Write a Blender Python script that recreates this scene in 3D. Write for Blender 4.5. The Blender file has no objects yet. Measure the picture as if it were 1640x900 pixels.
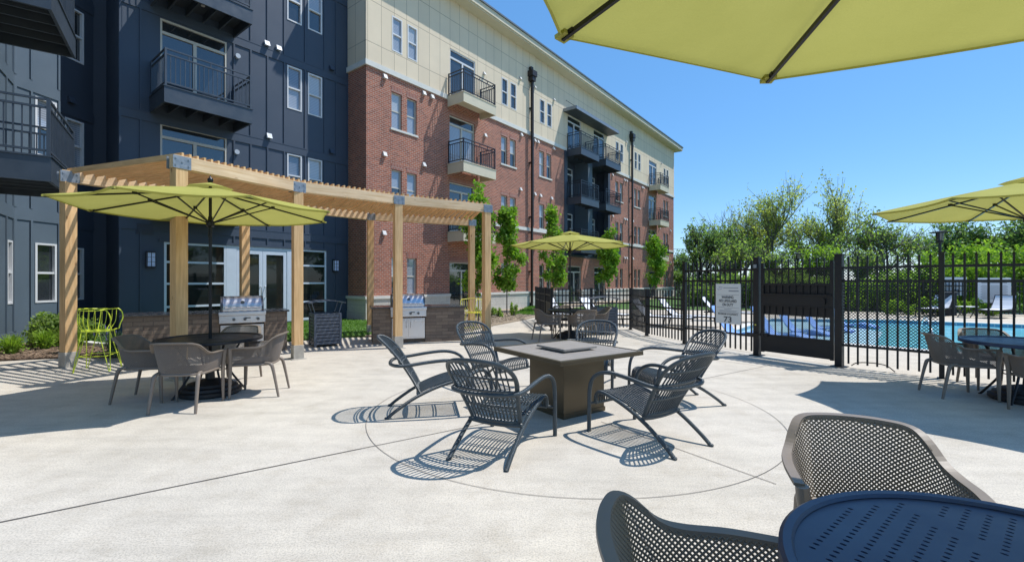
import bpy, bmesh, math, random
import numpy as np
from mathutils import Vector, Matrix
random.seed(7); rng=np.random.default_rng(7)
R=math.radians
sc=bpy.context.scene
COL=sc.collection
# ---------------- camera, sky, sun, exposure ----------------
cd=bpy.data.cameras.new('camera'); cam=bpy.data.objects.new('camera',cd); COL.objects.link(cam)
cd.lens=16.0; cd.sensor_width=36; cd.clip_start=0.05; cd.clip_end=2000
cam.location=(0,0,1.5); cam.rotation_euler=(R(90),0,0); sc.camera=cam
SUN_AZ=R(75.5); SUN_EL=R(61.5)            # azimuth clockwise from +Y
w=bpy.data.worlds.new('World'); sc.world=w; w.use_nodes=True
nt=w.node_tree; bg=nt.nodes['Background']
sky=nt.nodes.new('ShaderNodeTexSky'); sky.sky_type='NISHITA'; sky.sun_disc=False
sky.sun_elevation=SUN_EL; sky.sun_rotation=SUN_AZ; sky.altitude=300; sky.air_density=1.0; sky.dust_density=0.25; sky.ozone_density=4.0
hs=nt.nodes.new('ShaderNodeHueSaturation'); hs.inputs['Saturation'].default_value=1.2; hs.inputs['Hue'].default_value=0.497; nt.links.new(sky.outputs[0],hs.inputs['Color'])
mx=nt.nodes.new('ShaderNodeMix'); mx.data_type='RGBA'; mx.inputs[0].default_value=0.5; mx.inputs[7].default_value=(0.74,1.85,3.75,1)
nt.links.new(hs.outputs[0],mx.inputs[6]); nt.links.new(mx.outputs[2],bg.inputs[0]); bg.inputs[1].default_value=0.15
sd=bpy.data.lights.new('sun','SUN'); sun=bpy.data.objects.new('sun',sd); COL.objects.link(sun)
sd.energy=3.45; sd.angle=R(0.5); sd.color=(1,0.975,0.94)
sdir=Vector((math.sin(SUN_AZ)*math.cos(SUN_EL),math.cos(SUN_AZ)*math.cos(SUN_EL),math.sin(SUN_EL)))
sun.rotation_euler=sdir.to_track_quat('Z','Y').to_euler(); sun.location=(20,5,30)
sc.view_settings.view_transform='Standard'; sc.view_settings.look='None'
sc.view_settings.exposure=0.52; sc.view_settings.gamma=1.0
sc.render.engine='CYCLES'
sc.cycles.max_bounces=8; sc.cycles.transparent_max_bounces=12; sc.cycles.diffuse_bounces=4

# ---------------- helpers ----------------
class MB:
    def __init__(s): s.v=[]; s.f=[]; s.uv=[]
    def quad(s,a,b,c,d,uv=None):
        n=len(s.v); s.v+=[tuple(a),tuple(b),tuple(c),tuple(d)]; s.f.append((n,n+1,n+2,n+3)); s.uv.append(uv)
    def poly(s,pts):
        n=len(s.v); s.v+=[tuple(p) for p in pts]; s.f.append(tuple(range(n,n+len(pts)))); s.uv.append(None)
    def box(s,x0,x1,y0,y1,z0,z1):
        n=len(s.v)
        s.v+=[(x0,y0,z0),(x1,y0,z0),(x1,y1,z0),(x0,y1,z0),(x0,y0,z1),(x1,y0,z1),(x1,y1,z1),(x0,y1,z1)]
        for f in ((0,3,2,1),(4,5,6,7),(0,1,5,4),(1,2,6,5),(2,3,7,6),(3,0,4,7)): s.f.append(tuple(n+i for i in f)); s.uv.append(None)
        return s
    def bar(s,p,q,w,h,up=(0,0,1)):
        p=Vector(p); q=Vector(q); d=(q-p)
        if d.length<1e-6: return s
        d.normalize(); up=Vector(up)
        if abs(d.dot(up))>0.98: up=Vector((1,0,0))
        a=d.cross(up).normalized(); b=a.cross(d).normalized()
        n=len(s.v)
        for o in (p,q):
            for (i,j) in ((-1,-1),(1,-1),(1,1),(-1,1)): s.v.append(tuple(o+a*(i*w/2)+b*(j*h/2)))
        for f in ((3,2,1,0),(4,5,6,7),(0,1,5,4),(1,2,6,5),(2,3,7,6),(3,0,4,7)): s.f.append(tuple(n+i for i in f)); s.uv.append(None)
        return s
    def tube(s,pts,r,seg=8,cap=True,flat=1.0):
        pts=[Vector(p) for p in pts]; m=len(pts)
        rs=r if hasattr(r,'__len__') else [r]*m
        prev=None; n0=len(s.v); L=0; Ls=[]
        for i,p in enumerate(pts):
            t=(pts[min(i+1,m-1)]-pts[max(i-1,0)]).normalized()
            if prev is None:
                a=t.cross(Vector((0,0,1)))
                if a.length<0.1: a=t.cross(Vector((1,0,0)))
                a.normalize()
            else:
                a=prev-t*prev.dot(t)
                if a.length<1e-4: a=t.cross(Vector((0,1,0)))
                a.normalize()
            prev=a; b=t.cross(a)
            if i: L+=(pts[i]-pts[i-1]).length
            Ls.append(L)
            for k in range(seg):
                th=2*math.pi*k/seg
                s.v.append(tuple(p+a*math.cos(th)*rs[i]+b*math.sin(th)*rs[i]*flat))
        for i in range(m-1):
            for k in range(seg):
                k2=(k+1)%seg
                s.f.append((n0+i*seg+k,n0+i*seg+k2,n0+(i+1)*seg+k2,n0+(i+1)*seg+k))
                s.uv.append(((k/seg,Ls[i]),((k+1)/seg,Ls[i]),((k+1)/seg,Ls[i+1]),(k/seg,Ls[i+1])))
        if cap:
            s.f.append(tuple(n0+k for k in reversed(range(seg)))); s.uv.append(None)
            s.f.append(tuple(n0+(m-1)*seg+k for k in range(seg))); s.uv.append(None)
        return s
    def lathe(s,prof,c=(0,0,0),seg=32,a0=0.0,capb=True,capt=True):
        n0=len(s.v); m=len(prof)
        for (r,z) in prof:
            for k in range(seg):
                th=a0+2*math.pi*k/seg; s.v.append((c[0]+r*math.cos(th),c[1]+r*math.sin(th),c[2]+z))
        for i in range(m-1):
            for k in range(seg):
                k2=(k+1)%seg
                s.f.append((n0+i*seg+k,n0+i*seg+k2,n0+(i+1)*seg+k2,n0+(i+1)*seg+k)); s.uv.append(None)
        if capb: s.f.append(tuple(n0+k for k in reversed(range(seg)))); s.uv.append(None)
        if capt: s.f.append(tuple(n0+(m-1)*seg+k for k in range(seg))); s.uv.append(None)
        return s
    def prism(s,pts,z0,z1):
        n=len(s.v); m=len(pts)
        s.v+=[(p[0],p[1],z0) for p in pts]+[(p[0],p[1],z1) for p in pts]
        s.f.append(tuple(range(n+m-1,n-1,-1))); s.uv.append(None)
        s.f.append(tuple(range(n+m,n+2*m))); s.uv.append(None)
        for i in range(m):
            j=(i+1)%m; s.f.append((n+i,n+j,n+m+j,n+m+i)); s.uv.append(None)
        return s
    def mesh(s,name):
        me=bpy.data.meshes.new(name); me.from_pydata(s.v,[],s.f)
        if any(u for u in s.uv):
            l=me.uv_layers.new(name='UVMap'); d=[]
            for f,u in zip(s.f,s.uv):
                d+= [c for p in (u or [(0,0)]*len(f)) for c in p]
            l.data.foreach_set('uv',d)
        return me
    def build(s,name,mat,parent=None,loc=(0,0,0),rotz=0,smooth=False,bevel=0,xf=None,recalc=False):
        me=s.mesh(name)
        if recalc:
            bm=bmesh.new(); bm.from_mesh(me); bmesh.ops.recalc_face_normals(bm,faces=bm.faces); bm.to_mesh(me); bm.free()
        o=bpy.data.objects.new(name,me); COL.objects.link(o); me.materials.append(mat)
        o.location=loc; o.rotation_euler=(0,0,rotz)
        if parent: o.parent=parent
        if smooth:
            me.polygons.foreach_set('use_smooth',[True]*len(me.polygons))
            try: me.set_sharp_from_angle(angle=R(40))
            except Exception: pass
        if bevel:
            b=o.modifiers.new('bevel','BEVEL'); b.width=bevel; b.segments=2; b.limit_method='ANGLE'
        return o
def tag(o,label=None,cat=None,group=None,kind=None):
    if label: o['label']=label
    if cat: o['category']=cat
    if group: o['group']=group
    if kind: o['kind']=kind
    return o
def thing(name,label,cat,loc=(0,0,0),rotz=0,group=None,parent=None):
    o=bpy.data.objects.new(name,None); COL.objects.link(o); o.location=loc; o.rotation_euler=(0,0,rotz)
    o.empty_display_size=0.1
    return tag(o,label,cat,group)
def copy_tree(root,loc,rotz,label,group=None,scale=None):
    kids={}
    for o in COL.objects:
        if o.parent: kids.setdefault(o.parent,[]).append(o)
    def rec(o,par):
        c=o.copy(); COL.objects.link(c); c.parent=par
        for k in kids.get(o,[]): rec(k,c)
        return c
    c=rec(root,None); c.location=loc; c.rotation_euler=(0,0,rotz); c['label']=label
    if group: c['group']=group
    if scale: c.scale=(scale,)*3
    return c
def catmull(P,n=8,closed=False):
    P=[Vector(p) for p in P]; out=[]; m=len(P)
    for i in range(m-1 if not closed else m):
        if closed: p0,p1,p2,p3=P[(i-1)%m],P[i],P[(i+1)%m],P[(i+2)%m]
        else: p0,p1,p2,p3=P[max(i-1,0)],P[i],P[i+1],P[min(i+2,m-1)]
        for k in range(n):
            t=k/n; out.append(0.5*((2*p1)+(p2-p0)*t+(2*p0-5*p1+4*p2-p3)*t*t+(3*p1-p0-3*p2+p3)*t**3))
    if not closed: out.append(P[-1])
    return out

# ---------------- materials ----------------
def newmat(name):
    m=bpy.data.materials.new(name); m.use_nodes=True; n=m.node_tree.nodes; return m,m.node_tree,n['Principled BSDF']
def coords(nt,scale=(1,1,1),kind='Object'):
    tc=nt.nodes.new('ShaderNodeTexCoord'); mp=nt.nodes.new('ShaderNodeMapping'); mp.inputs['Scale'].default_value=scale
    nt.links.new(tc.outputs[kind],mp.inputs[0]); return mp.outputs[0]
def noise(nt,vec,scale,detail=5,rough=0.6):
    n=nt.nodes.new('ShaderNodeTexNoise'); n.inputs['Scale'].default_value=scale; n.inputs['Detail'].default_value=detail; n.inputs['Roughness'].default_value=rough
    nt.links.new(vec,n.inputs['Vector']); return n.outputs['Fac']
def ramp(nt,fac,stops):
    r=nt.nodes.new('ShaderNodeValToRGB'); nt.links.new(fac,r.inputs[0])
    while len(r.color_ramp.elements)<len(stops): r.color_ramp.elements.new(0.5)
    for e,(p,c) in zip(r.color_ramp.elements,stops):
        e.position=p; e.color=(c,c,c,1) if not hasattr(c,'__len__') else (*c,1)
    return r.outputs[0]
def mul(nt,a,b,fac=1.0,mode='MULTIPLY'):
    m=nt.nodes.new('ShaderNodeMix'); m.data_type='RGBA'; m.blend_type=mode; m.inputs[0].default_value=fac
    nt.links.new(a,m.inputs[6]) if not isinstance(a,tuple) else setattr(m.inputs[6],'default_value',(*a,1))
    nt.links.new(b,m.inputs[7]) if not isinstance(b,tuple) else setattr(m.inputs[7],'default_value',(*b,1))
    return m.outputs[2]
def mth(nt,op,a,b=None,c=None):
    m=nt.nodes.new('ShaderNodeMath'); m.operation=op
    for i,x in enumerate((a,b,c)):
        if x is None: continue
        if isinstance(x,(int,float)): m.inputs[i].default_value=x
        else: nt.links.new(x,m.inputs[i])
    return m.outputs[0]
def bump(nt,b,h,strength=0.3,dist=0.01):
    n=nt.nodes.new('ShaderNodeBump'); n.inputs['Strength'].default_value=strength; n.inputs['Distance'].default_value=dist
    nt.links.new(h,n.inputs['Height']); nt.links.new(n.outputs[0],b.inputs['Normal'])
def pm(name,col,rough=0.5,metal=0.0,var=0.12,vs=2.0,bs=0,bstr=0.2,bdist=0.003,stretch=(1,1,1),spec=None,kind='Object'):
    m,nt,b=newmat(name); v=coords(nt,stretch,kind)
    f=noise(nt,v,vs,6); c=ramp(nt,f,[(0.3,tuple(x*(1-var) for x in col)),(0.7,tuple(min(1,x*(1+var)) for x in col))])
    nt.links.new(c,b.inputs['Base Color']); b.inputs['Metallic'].default_value=metal
    r=ramp(nt,f,[(0.3,max(0,rough-0.08)),(0.7,min(1,rough+0.08))]); nt.links.new(r,b.inputs['Roughness'])
    if spec is not None: b.inputs['Specular IOR Level'].default_value=spec
    if bs: bump(nt,b,noise(nt,v,bs,3),bstr,bdist)
    return m
M={}
def wood_mat(name,col,dark,seed=0,bend=3):
    m,nt,b=newmat(name)
    tc=nt.nodes.new('ShaderNodeTexCoord'); oi=nt.nodes.new('ShaderNodeObjectInfo')
    add=nt.nodes.new('ShaderNodeVectorMath'); add.operation='ADD'
    sc_=nt.nodes.new('ShaderNodeVectorMath'); sc_.operation='SCALE'; sc_.inputs['Scale'].default_value=37.0
    cmb=nt.nodes.new('ShaderNodeCombineXYZ')
    for i in range(3): nt.links.new(oi.outputs['Random'],cmb.inputs[i])
    nt.links.new(cmb.outputs[0],sc_.inputs[0]); nt.links.new(tc.outputs['UV'],add.inputs[0]); nt.links.new(sc_.outputs[0],add.inputs[1])
    mp=nt.nodes.new('ShaderNodeMapping'); mp.inputs['Scale'].default_value=(14,0.8,14); nt.links.new(add.outputs[0],mp.inputs[0])
    g=noise(nt,mp.outputs[0],2.2,8,0.65); g2=noise(nt,add.outputs[0],1.1,2)
    mp3=nt.nodes.new('ShaderNodeMapping'); mp3.inputs['Scale'].default_value=(2.4,0.9,2.4); nt.links.new(add.outputs[0],mp3.inputs[0])
    kn=nt.nodes.new('ShaderNodeTexVoronoi'); kn.inputs['Scale'].default_value=2.2; nt.links.new(mp3.outputs[0],kn.inputs['Vector'])
    kk=ramp(nt,kn.outputs['Distance'],[(0.04,(0.30,0.16,0.07)),(0.10,(1,1,1))])
    c=ramp(nt,g,[(0.28,dark),(0.62,col)]); c=mul(nt,c,ramp(nt,g2,[(0.3,0.82),(0.7,1.08)])); c=mul(nt,c,kk,0.85)
    nt.links.new(c,b.inputs['Base Color']); b.inputs['Roughness'].default_value=0.72; bump(nt,b,g,0.25,0.003)
    return m
M['wood']=wood_mat('cedar_wood',(0.78,0.51,0.25),(0.56,0.32,0.13))
M['sunlit_wood']=wood_mat('cedar_wood_sunlit',(0.80,0.60,0.38),(0.62,0.40,0.20))  # paler copy of the cedar, sunlight on the beams put into its colour
M['steel_plate']=pm('galvanised_steel',(0.27,0.30,0.33),0.5,0.6,0.2,14)
M['post_foot']=pm('post_foot',(0.40,0.37,0.32),0.8,0,0.2,9,bs=60)
# concrete
def concrete(name,base,d1,sp=0.10):
    m,nt,b=newmat(name); v=coords(nt)
    n1=noise(nt,v,0.55,6,0.65); n2=noise(nt,v,3.2,7,0.7); n3=noise(nt,v,95,3,0.6); n4=noise(nt,v,38,3,0.6)
    c=ramp(nt,n1,[(0.30,tuple(x*(1-d1) for x in base)),(0.68,tuple(x*(1+d1*0.5) for x in base))])
    c=mul(nt,c,ramp(nt,n2,[(0.30,(0.86,0.845,0.82)),(0.5,(0.98,0.98,0.98)),(0.72,(1.07,1.07,1.06))]))
    c=mul(nt,c,ramp(nt,n3,[(0.33,1-sp*2.6),(0.5,1.0),(0.68,1+sp)]))
    c=mul(nt,c,ramp(nt,n4,[(0.28,0.88),(0.45,1.0),(0.75,1.04)]))
    mp=nt.nodes.new('ShaderNodeMapping'); mp.inputs['Scale'].default_value=(0.35,2.6,1); mp.inputs['Rotation'].default_value=(0,0,R(-34)); nt.links.new(v,mp.inputs[0])
    n5=noise(nt,mp.outputs[0],2.0,6,0.7); c=mul(nt,c,ramp(nt,n5,[(0.33,0.9),(0.6,1.03)]))
    nt.links.new(c,b.inputs['Base Color']); b.inputs['Roughness'].default_value=0.82; bump(nt,b,n3,0.5,0.003)
    return m
M['concrete']=concrete('patio_concrete',(0.57,0.513,0.428),0.15,0.11)
M['deck']=concrete('pool_deck_concrete',(0.58,0.51,0.41),0.08)
M['joint']=pm('joint_dark',(0.17,0.15,0.13),0.9)
M['curb']=pm('curb_concrete',(0.68,0.66,0.61),0.85,bs=80)
# brick
def brick(name,c1,c2,mort,bw,bh,ms=0.011,rough=0.85,horiz=None):
    m,nt,b=newmat(name); tc=nt.nodes.new('ShaderNodeTexCoord'); sp=nt.nodes.new('ShaderNodeSeparateXYZ'); nt.links.new(tc.outputs['Object'],sp.inputs[0])
    x=mth(nt,'ADD',sp.outputs[0],sp.outputs[1]); cm=nt.nodes.new('ShaderNodeCombineXYZ'); nt.links.new(x,cm.inputs[0]); nt.links.new(sp.outputs[2],cm.inputs[1])
    br=nt.nodes.new('ShaderNodeTexBrick'); nt.links.new(cm.outputs[0],br.inputs['Vector'])
    br.inputs['Scale'].default_value=1; br.inputs['Brick Width'].default_value=bw; br.inputs['Row Height'].default_value=bh; br.inputs['Mortar Size'].default_value=ms
    br.inputs['Mortar Smooth'].default_value=0.1; br.inputs['Bias'].default_value=-0.1
    br.inputs['Color1'].default_value=(*c1,1); br.inputs['Color2'].default_value=(*c2,1); br.inputs['Mortar'].default_value=(*mort,1)
    n=noise(nt,tc.outputs['Object'],0.6,5); n2=noise(nt,tc.outputs['Object'],30,3)
    c=mul(nt,br.outputs['Color'],ramp(nt,n,[(0.3,0.86),(0.7,1.1)])); c=mul(nt,c,ramp(nt,n2,[(0.3,0.85),(0.7,1.12)]))
    nt.links.new(c,b.inputs['Base Color']); b.inputs['Roughness'].default_value=rough
    inv=mth(nt,'SUBTRACT',1.0,br.outputs['Fac']); bump(nt,b,inv,0.6,0.008)
    return m
M['brick']=brick('red_brick',(0.42,0.13,0.068),(0.23,0.07,0.04),(0.43,0.34,0.28),0.21,0.075,0.009)
M['stone']=brick('limestone_block',(0.60,0.57,0.50),(0.55,0.52,0.46),(0.40,0.38,0.34),0.62,0.30,0.006)
M['island_stone']=brick('stacked_stone_veneer',(0.24,0.175,0.125),(0.14,0.10,0.075),(0.08,0.065,0.055),0.30,0.082,0.004)
M['soldier']=brick('soldier_brick',(0.35,0.12,0.08),(0.25,0.085,0.06),(0.42,0.33,0.28),0.075,0.3,0.009)
M['trim']=pm('limestone_trim',(0.66,0.64,0.58),0.8,0,0.06,6,bs=60)
# cream panels with joints
def panel(name,col,pw,zs,lw=0.018,dark=0.5,var=0.05):
    m,nt,b=newmat(name); tc=nt.nodes.new('ShaderNodeTexCoord'); sp=nt.nodes.new('ShaderNodeSeparateXYZ'); nt.links.new(tc.outputs['Object'],sp.inputs[0])
    x=mth(nt,'ADD',sp.outputs[0],sp.outputs[1]); q=mth(nt,'DIVIDE',x,pw); fr=mth(nt,'FRACT',q); l=mth(nt,'LESS_THAN',fr,lw/pw)
    for z in zs:
        d=mth(nt,'ABSOLUTE',mth(nt,'SUBTRACT',sp.outputs[2],z)); l=mth(nt,'MAXIMUM',l,mth(nt,'LESS_THAN',d,lw*0.6))
    n=noise(nt,tc.outputs['Object'],0.8,6); cell=mth(nt,'FLOOR',q)
    wn=nt.nodes.new('ShaderNodeTexWhiteNoise'); wn.noise_dimensions='1D'; nt.links.new(cell,wn.inputs['W'])
    c=ramp(nt,n,[(0.3,tuple(k*(1-var) for k in col)),(0.7,tuple(k*(1+var) for k in col))])
    c=mul(nt,c,ramp(nt,wn.outputs[0],[(0,0.96),(1,1.03)]))
    mx=nt.nodes.new('ShaderNodeMix'); mx.data_type='RGBA'; nt.links.new(l,mx.inputs[0]); nt.links.new(c,mx.inputs[6]); mx.inputs[7].default_value=(*[k*dark for k in col],1)
    nt.links.new(mx.outputs[2],b.inputs['Base Color']); b.inputs['Roughness'].default_value=0.75
    bump(nt,b,mth(nt,'SUBTRACT',1.0,l),0.5,0.008); return m
M['cream']=panel('cream_cladding',(0.72,0.595,0.425),0.61,(10.47,12.05,13.2),0.022,0.55)
M['cream_trim']=pm('cream_paint',(0.62,0.55,0.40),0.6,0,0.04,3)
M['navy']=pm('navy_cladding',(0.046,0.065,0.096),0.55,0,0.10,0.9,bs=120,bstr=0.15,bdist=0.002)
M['slate']=pm('slate_blue_cladding',(0.095,0.128,0.158),0.6,0,0.08,1.1,bs=120,bstr=0.15,bdist=0.002)
M['navy_and_shade']=pm('deep_navy_and_shade',(0.045,0.058,0.08),0.6,0,0.08,1.1)  # deep navy, also paints the shade on the set-back recess walls
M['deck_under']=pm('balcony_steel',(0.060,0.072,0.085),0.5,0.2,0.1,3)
M['rail']=pm('railing_paint',(0.030,0.034,0.042),0.4,0.4,0.1,5)
M['railgrey']=pm('railing_grey_paint',(0.065,0.080,0.098),0.42,0.3,0.1,5)
M['white_frame']=pm('window_frame_vinyl',(0.66,0.66,0.66),0.5,0,0.03,4)
M['tan_frame']=pm('window_frame_tan',(0.55,0.52,0.45),0.5,0,0.03,4)
M['store_frame']=pm('storefront_frame',(0.62,0.68,0.76),0.4,0.1,0.03,4)
M['brown']=pm('downspout_brown',(0.036,0.027,0.022),0.4,0.3,0.1,5)
M['dark']=pm('dark_void',(0.012,0.013,0.015),0.8)
def glass(name,base,blind=None):
    m,nt,b=newmat(name)
    v=coords(nt); n=noise(nt,v,0.7,3)
    c=ramp(nt,n,[(0.35,base),(0.65,tuple(min(1,k*1.7+0.004) for k in base))])
    if blind:
        sp=nt.nodes.new('ShaderNodeSeparateXYZ'); nt.links.new(v,sp.inputs[0])
        fr=mth(nt,'FRACT',mth(nt,'MULTIPLY',sp.outputs[2],18.0)); c=ramp(nt,fr,[(0.0,tuple(k*0.4 for k in blind)),(0.3,blind),(0.9,blind),(1.0,tuple(k*0.4 for k in blind))])
    nt.links.new(c,b.inputs['Base Color']); b.inputs['Roughness'].default_value=0.03; b.inputs['IOR'].default_value=1.9; b.inputs['Specular IOR Level'].default_value=0.6
    bump(nt,b,noise(nt,v,1.3,2),0.05,0.01)
    return m
M['glass']=glass('window_glass',(0.02,0.024,0.028))
M['glass_blind2']=glass('window_glass_blinds_pale',(0.02,0.02,0.02),(0.46,0.48,0.50))
M['glass_blind3']=glass('window_glass_blinds_dim',(0.02,0.02,0.02),(0.16,0.19,0.24))
M['glass_blind']=glass('window_glass_blinds',(0.02,0.02,0.02),(0.34,0.37,0.42))
M['glass_dark']=glass('storefront_glass',(0.010,0.013,0.012))
M['glass_dark'].node_tree.nodes['Principled BSDF'].inputs['IOR'].default_value=1.42
M['black_metal']=pm('black_fence_paint',(0.007,0.007,0.008),0.5,0.0,0.15,8)
M['pole_black']=pm('pole_black',(0.014,0.014,0.015),0.35,0.4,0.15,8)
M['rubber']=pm('base_black',(0.018,0.018,0.019),0.55,0,0.25,7,bs=40)
M['resin']=pm('taupe_resin',(0.205,0.165,0.13),0.45,0,0.05,5)
M['seat_shade']=pm('seat_shade_dark',(0.05,0.05,0.06),0.8,0,0.1,9,bs=200)  # shade on the armchair seats put into a dark base colour
M['table_sky_tint']=pm('table_coat_sky_tint',(0.030,0.050,0.105),0.42,0.2,0.08,4,bs=260,bstr=0.15,bdist=0.001)  # blue of the reflected sky put into the base colour
M['table_black']=pm('table_black_coat',(0.022,0.022,0.025),0.4,0.3,0.1,4)
M['bronze']=pm('bronze_metal',(0.115,0.092,0.058),0.38,0.55,0.08,3)
def slatmat():
    m,nt,b=newmat('slatted_top'); tc=nt.nodes.new('ShaderNodeTexCoord'); sp=nt.nodes.new('ShaderNodeSeparateXYZ'); nt.links.new(tc.outputs['Object'],sp.inputs[0])
    n=noise(nt,coords(nt,(1,12,1)),3,6); c=ramp(nt,n,[(0.3,(0.24,0.21,0.18)),(0.7,(0.36,0.32,0.275))])
    nt.links.new(c,b.inputs['Base Color']); b.inputs['Roughness'].default_value=0.5; bump(nt,b,n,0.3,0.003); return m
M['slat_top']=slatmat()
def wicker():
    m,nt,b=newmat('woven_resin_wicker'); tc=nt.nodes.new('ShaderNodeTexCoord'); sp=nt.nodes.new('ShaderNodeSeparateXYZ'); nt.links.new(tc.outputs['UV'],sp.inputs[0])
    a=mth(nt,'MULTIPLY',sp.outputs[1],700.0); s=mth(nt,'SINE',mth(nt,'ADD',a,mth(nt,'MULTIPLY',sp.outputs[0],6.283)))
    h=mth(nt,'ADD',mth(nt,'MULTIPLY',s,0.5),0.5); n=noise(nt,coords(nt),9,4)
    c=ramp(nt,h,[(0.0,(0.02,0.026,0.03)),(0.5,(0.055,0.072,0.08)),(1.0,(0.085,0.105,0.115))]); c=mul(nt,c,ramp(nt,n,[(0.3,0.8),(0.7,1.2)]))
    nt.links.new(c,b.inputs['Base Color']); b.inputs['Roughness'].default_value=0.30; bump(nt,b,h,0.7,0.004); return m
M['wicker']=wicker()
def canopy():
    m,nt,b=newmat('lime_canopy_fabric'); v=coords(nt); mp=coords(nt,(1,1,1)); n=noise(nt,v,1.4,4)
    fine=noise(nt,coords(nt,(60,260,60)),3,2); c=ramp(nt,n,[(0.3,(0.43,0.415,0.105)),(0.7,(0.50,0.48,0.13))]); c=mul(nt,c,ramp(nt,fine,[(0.3,0.93),(0.7,1.05)]))
    nt.links.new(c,b.inputs['Base Color']); b.inputs['Roughness'].default_value=0.9; b.inputs['Specular IOR Level'].default_value=0.1
    tr=nt.nodes.new('ShaderNodeBsdfTranslucent'); nt.links.new(c,tr.inputs[0]); mx=nt.nodes.new('ShaderNodeMixShader'); mx.inputs[0].default_value=0.33
    nt.links.new(b.outputs[0],mx.inputs[1]); nt.links.new(tr.outputs[0],mx.inputs[2]); nt.links.new(mx.outputs[0],nt.nodes['Material Output'].inputs[0])
    bump(nt,b,noise(nt,coords(nt,(1,2.4,1)),3.5,4),0.45,0.02); return m
M['canopy']=canopy()
M['lime']=pm('lime_powder_coat',(0.62,0.72,0.05),0.4,0,0.05,6)
M['yellow']=pm('yellow_powder_coat',(0.78,0.70,0.08),0.4,0,0.05,6)
M['stainless']=pm('brushed_stainless',(0.62,0.62,0.64),0.33,1.0,0.04,3)
M['stainless_dark']=pm('stainless_side',(0.12,0.12,0.125),0.35,0.9,0.1,3)
M['granite']=pm('granite_counter',(0.06,0.058,0.06),0.22,0,0.5,60)
M['bin']=pm('bin_slate_paint',(0.11,0.125,0.155),0.42,0.35,0.1,5)
M['bin_dark']=pm('bin_inside',(0.02,0.022,0.028),0.6)
M['lamp_glass']=pm('lamp_diffuser',(0.62,0.70,0.92),0.3,0,0.05,5)  # one even pale blue colour
M['vent']=pm('vent_cap',(0.58,0.57,0.55),0.5,0,0.05,5)
M['vent_blue']=pm('vent_cap_blue',(0.45,0.50,0.56),0.5,0,0.05,5)
M['sling']=pm('white_sling',(0.74,0.75,0.77),0.75,0,0.04,6)
M['ledge_lounger']=pm('blue_moulded_resin',(0.26,0.42,0.78),0.45,0,0.04,4)
M['sign']=pm('sign_board',(0.70,0.70,0.66),0.6,0,0.02,3)
M['sign_white']=pm('sign_board_white',(0.66,0.67,0.70),0.6,0,0.02,3)
M['ink']=pm('sign_ink',(0.05,0.055,0.065),0.7,0,0,3)
M['ink_grey']=pm('sign_ink_grey',(0.30,0.31,0.33),0.7,0,0,3)
M['ink_blue']=pm('sign_ink_blue',(0.16,0.17,0.42),0.7,0,0,3)
M['bark']=pm('tree_bark',(0.15,0.13,0.11),0.9,0,0.25,12,bs=30)
M['bark_dark']=pm('tree_bark_dark',(0.035,0.03,0.028),0.9,0,0.25,12)
def leafmat(name,c1,c2,trans=0.35,vs=0.8):
    m,nt,b=newmat(name); v=coords(nt); n=noise(nt,v,vs,3); n2=noise(nt,v,vs*9,2)
    c=ramp(nt,n,[(0.32,c1),(0.68,c2)]); c=mul(nt,c,ramp(nt,n2,[(0.3,0.8),(0.7,1.3)]))
    nt.links.new(c,b.inputs['Base Color']); b.inputs['Roughness'].default_value=0.5; b.inputs['Specular IOR Level'].default_value=0.3
    tr=nt.nodes.new('ShaderNodeBsdfTranslucent'); nt.links.new(mul(nt,c,(1.1,1.25,0.5)),tr.inputs[0]); mx=nt.nodes.new('ShaderNodeMixShader'); mx.inputs[0].default_value=trans
    nt.links.new(b.outputs[0],mx.inputs[1]); nt.links.new(tr.outputs[0],mx.inputs[2]); nt.links.new(mx.outputs[0],nt.nodes['Material Output'].inputs[0]); return m
M['leaf_young']=leafmat('leaf_young',(0.13,0.26,0.025),(0.26,0.42,0.05),0.45,1.2)
M['leaf_mid']=leafmat('leaf_mid',(0.19,0.28,0.09),(0.36,0.45,0.16),0.6,0.25)
M['leaf_dark']=leafmat('leaf_dark',(0.14,0.22,0.09),(0.26,0.36,0.15),0.55,0.25)
M['leaf_olive']=leafmat('leaf_olive',(0.30,0.35,0.14),(0.50,0.52,0.24),0.6,0.3)
M['leaf_bright']=leafmat('leaf_bright',(0.18,0.30,0.04),(0.36,0.50,0.08),0.5,0.5)
M['leaf_blue']=leafmat('leaf_bluegreen',(0.12,0.19,0.11),(0.20,0.28,0.17),0.3,3)
M['flower']=pm('lavender_flower',(0.20,0.18,0.42),0.8)
M['turf']=pm('turf_base',(0.06,0.13,0.02),0.95,0,0.2,8,bs=150,bstr=0.6)
M['blade']=leafmat('turf_blade',(0.09,0.20,0.02),(0.15,0.29,0.035),0.3,1.5)
M['mulch']=pm('mulch_bed',(0.15,0.10,0.068),0.95,0,0.4,14,bs=45,bstr=1.0,bdist=0.02)
M['chip']=pm('mulch_chip',(0.24,0.165,0.11),0.9,0,0.35,9)
M['gravel']=pm('gravel_bed',(0.36,0.29,0.21),0.9,0,0.3,30,bs=50,bstr=1.0,bdist=0.02)
M['gravel_stone']=pm('gravel_pebble',(0.42,0.34,0.25),0.85,0,0.35,9)
M['ground']=pm('meadow_ground',(0.075,0.11,0.035),0.95,0,0.3,0.6,bs=20,bstr=0.8)
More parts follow.
